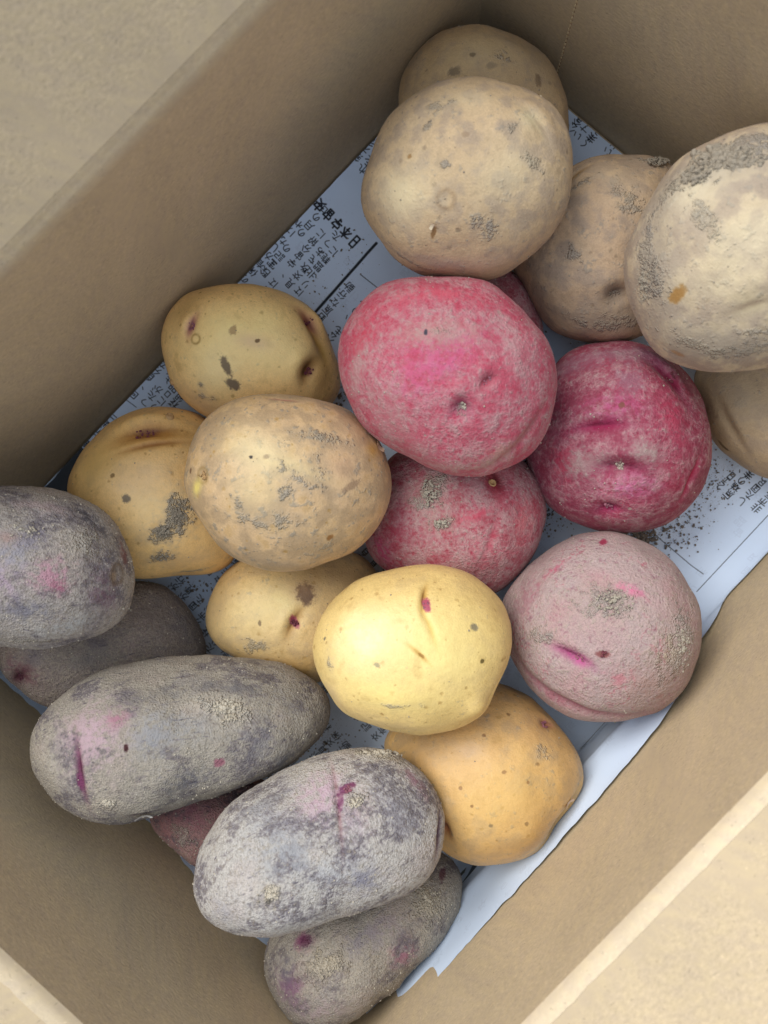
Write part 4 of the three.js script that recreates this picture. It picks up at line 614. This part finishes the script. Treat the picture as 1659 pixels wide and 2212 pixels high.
{
  const pos = [], uv = [], idx = [], R = 0.016;
  const lerpLine = (p) => [lowC[3].clone().lerp(lowC[0], p), lowC[2].clone().lerp(lowC[1], p)];
  const LEN = lowC[2].distanceTo(lowC[1]);
  const put = (v, s, b) => { pos.push(v.x, v.y, v.z); uv.push((B1 - b) / (B1 - B0), 1 - (s - S0) / (S1 - S0)); };
  const ruck = (s, b) => 0.0011 + 0.0011 * Math.abs(fbm(s * 26, b * 22, 3, 3)) + 0.0007 * Math.abs(noise(s * 90, b * 40, 8));
  const grid = (nu, nv, f) => { const o = pos.length / 3; for (let i = 0; i <= nu; i++) for (let j = 0; j <= nv; j++) f(i / nu, j / nv); for (let i = 0; i < nu; i++) for (let j = 0; j < nv; j++) { const a = o + i * (nv + 1) + j, b = a + nv + 1; idx.push(a, a + 1, b + 1, a, b + 1, b); } };
  const ragged = (x, k) => 0.0006 * noise(x * 300, k, 1) + 0.0012 * noise(x * 60, k, 5);
  // bend: distance walked past the start of the curve -> (across, up)
  const bend = (t, k, gap) => {
    const arc = R * Math.PI / 2; if (t <= 0) return [t - R, 0];
    if (t < arc) { const a = t / R; return [R * Math.sin(a) - R, R * (1 - Math.cos(a))]; }
    const y = R + t - arc; return [wallOffset(k, y) - gap, y];
  };
  const keys = (list, x) => { for (let i = 1; i < list.length; i++) if (x <= list[i][0]) { const [a, u] = list[i - 1], [b, v] = list[i]; return u + (v - u) * Math.max(0, Math.min(1, (x - a) / (b - a))); } return list[list.length - 1][1]; };
  const rightTop = [[0, 0.068], [0.012, 0.074], [0.024, 0.076], [0.075, 0.070], [0.125, 0.067], [0.185, 0.058], [0.205, 0.050], [0.225, 0.030], [0.25, 0.010], [0.35, 0.004]];
  const leftTop = [[0, 0.006], [0.035, 0.008], [0.045, 0.040], [0.08, 0.041], [0.11, 0.032], [0.155, 0.031], [0.175, 0.026], [0.26, 0.029]];
  // the floor sheet with its rise against the right wall
  grid(150, 120, (p, q) => {
    const pp = 0.035 + p * 0.962, [a, b] = lerpLine(pp), W = a.distanceTo(b), o = b.clone().sub(a).normalize();
    const top = keys(rightTop, pp * LEN) + ragged(pp, 2), total = W - R + R * 1.5708 + Math.max(0.0, top - R);
    const t = 0.0008 + q * (total - 0.0008), past = t - (W - R);
    const [s] = sheetOf(a);
    if (past <= 0) { const v = a.clone().addScaledVector(o, t), e = Math.min(1, -past / 0.03), lip = 0.003 * Math.exp(-t / 0.004), [s2, b2] = sheetOf(v); v.y = ruck(s, t) * e + 0.0012 * (1 - e) + lip; put(v, s2, b2); }
    else {
      const rise = Math.max(0, past - R * 1.5708), gap = 0.001 + 0.0030 * Math.exp(-Math.abs(rise - 0.020) / 0.008) + 0.0010 * Math.max(0, noise(pp * 5, 2, 2)) + 0.0005 * noise(pp * 18, rise * 60, 4);
      const [x, y] = bend(past, 2, gap), v = a.clone().addScaledVector(o, W + x); v.y = y + 0.0012; const [s2, b2] = sheetOf(a.clone().addScaledVector(o, W - R)); put(v, s2, b2 + past);
    }
  });
  // its rise against the near left wall
  grid(110, 34, (q, p) => {
    const qq = q * 0.93, a = lowC[3].clone().lerp(lowC[2], qq), b = lowC[0].clone().lerp(lowC[1], qq), o = a.clone().sub(b).normalize(), W = a.distanceTo(b);
    const fromC = (1 - qq) * lowC[3].distanceTo(lowC[2]);
    const top = keys(leftTop, fromC) + 0.0015 + ragged(qq, 9) * 1.3, R2 = 0.012, total = 0.012 + R2 * 1.5708 + Math.max(0.0005, top - R2);
    const t = p * total, past = t - 0.012, [s0, b0] = sheetOf(a);
    const base = 0.024; // walk starts this far inside the wall
    if (past <= 0) { const v = a.clone().addScaledVector(o, -base + t); v.y = 0.0009; put(v, s0 + base - t, b0); }
    else { const arc = R2 * 1.5708, ang = Math.min(past, arc) / R2, up = Math.max(0, past - arc), y = R2 * (1 - Math.cos(ang)) + up, x = R2 * Math.sin(ang) - R2 + (up > 0 ? wallOffset(3, y) * Math.min(1, up / 0.01) : 0) - 0.0014 - 0.002 * Math.max(0, noise(qq * 12, up * 30, 3)); const v = a.clone().addScaledVector(o, x); v.y = y + 0.0009; put(v, s0 + base - t, b0); }
  });
  const g = new THREE.BufferGeometry(); g.setAttribute('position', new THREE.Float32BufferAttribute(pos, 3)); g.setAttribute('uv', new THREE.Float32BufferAttribute(uv, 2)); g.setIndex(idx); g.computeVertexNormals();
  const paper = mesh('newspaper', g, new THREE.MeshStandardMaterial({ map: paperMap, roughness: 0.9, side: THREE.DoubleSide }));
  tag(paper, 'printed newspaper sheet lining the bottom of the cardboard box', 'newspaper');
}
{ // loose soil on the newspaper
  const r = rng(77), parts = [];
  const drop = (px, py, s) => { const v = at(px, py, 0.0022); const [ss_, bb] = sheetOf(v); if (bb < 0.003) return; parts.push(grain(v.setY(0.0016 + s * 0.5), s, r)); };
  const cloud = (x, y, rx, ry, n, smin, smax) => { for (let i = 0; i < n; i++) { const a = r() * 6.283, d = Math.sqrt(-Math.log(1 - r() * 0.95)) * 0.6; drop(x + Math.cos(a) * d * rx, y + Math.sin(a) * d * ry, smin + (smax - smin) * Math.pow(r(), 4)); } };
  cloud(1385, 1160, 45, 26, 380, 0.0002, 0.0010); cloud(1440, 1130, 110, 85, 900, 0.00006, 0.0007); cloud(1540, 1040, 80, 70, 420, 0.00007, 0.0005); cloud(1500, 1000, 30, 40, 150, 0.0001, 0.0006);
  cloud(700, 640, 60, 60, 55, 0.0001, 0.0006); cloud(760, 560, 60, 70, 70, 0.00008, 0.0005); cloud(735, 860, 26, 40, 90, 0.0001, 0.0009);
  cloud(420, 1270, 60, 40, 120, 0.0001, 0.0008); cloud(700, 1590, 90, 60, 160, 0.0001, 0.0006); cloud(1190, 1130, 60, 60, 120, 0.0001, 0.0006); cloud(1270, 700, 120, 60, 80, 0.0001, 0.0006);
  for (let i = 0; i < 500; i++) drop(200 + r() * 1400, 300 + r() * 1600, 0.00008 + 0.0005 * Math.pow(r(), 6));
  const o = mesh('soil_crumbs', mergeGeometries(parts), plain('#82776b'));
  tag(o, 'grey brown soil crumbs scattered on the newspaper between the potatoes', 'soil', { kind: 'stuff' });
}
{ // paving under the box
  const g = new THREE.PlaneGeometry(6, 6, 1, 1); g.rotateX(-Math.PI / 2); g.translate(0, -0.0045, 0);
  const o = mesh('ground', g, new THREE.MeshStandardMaterial({ color: '#8f8c86', roughness: 0.95 })); o.userData = { kind: 'structure' };
}
renderer.render(scene, camera);
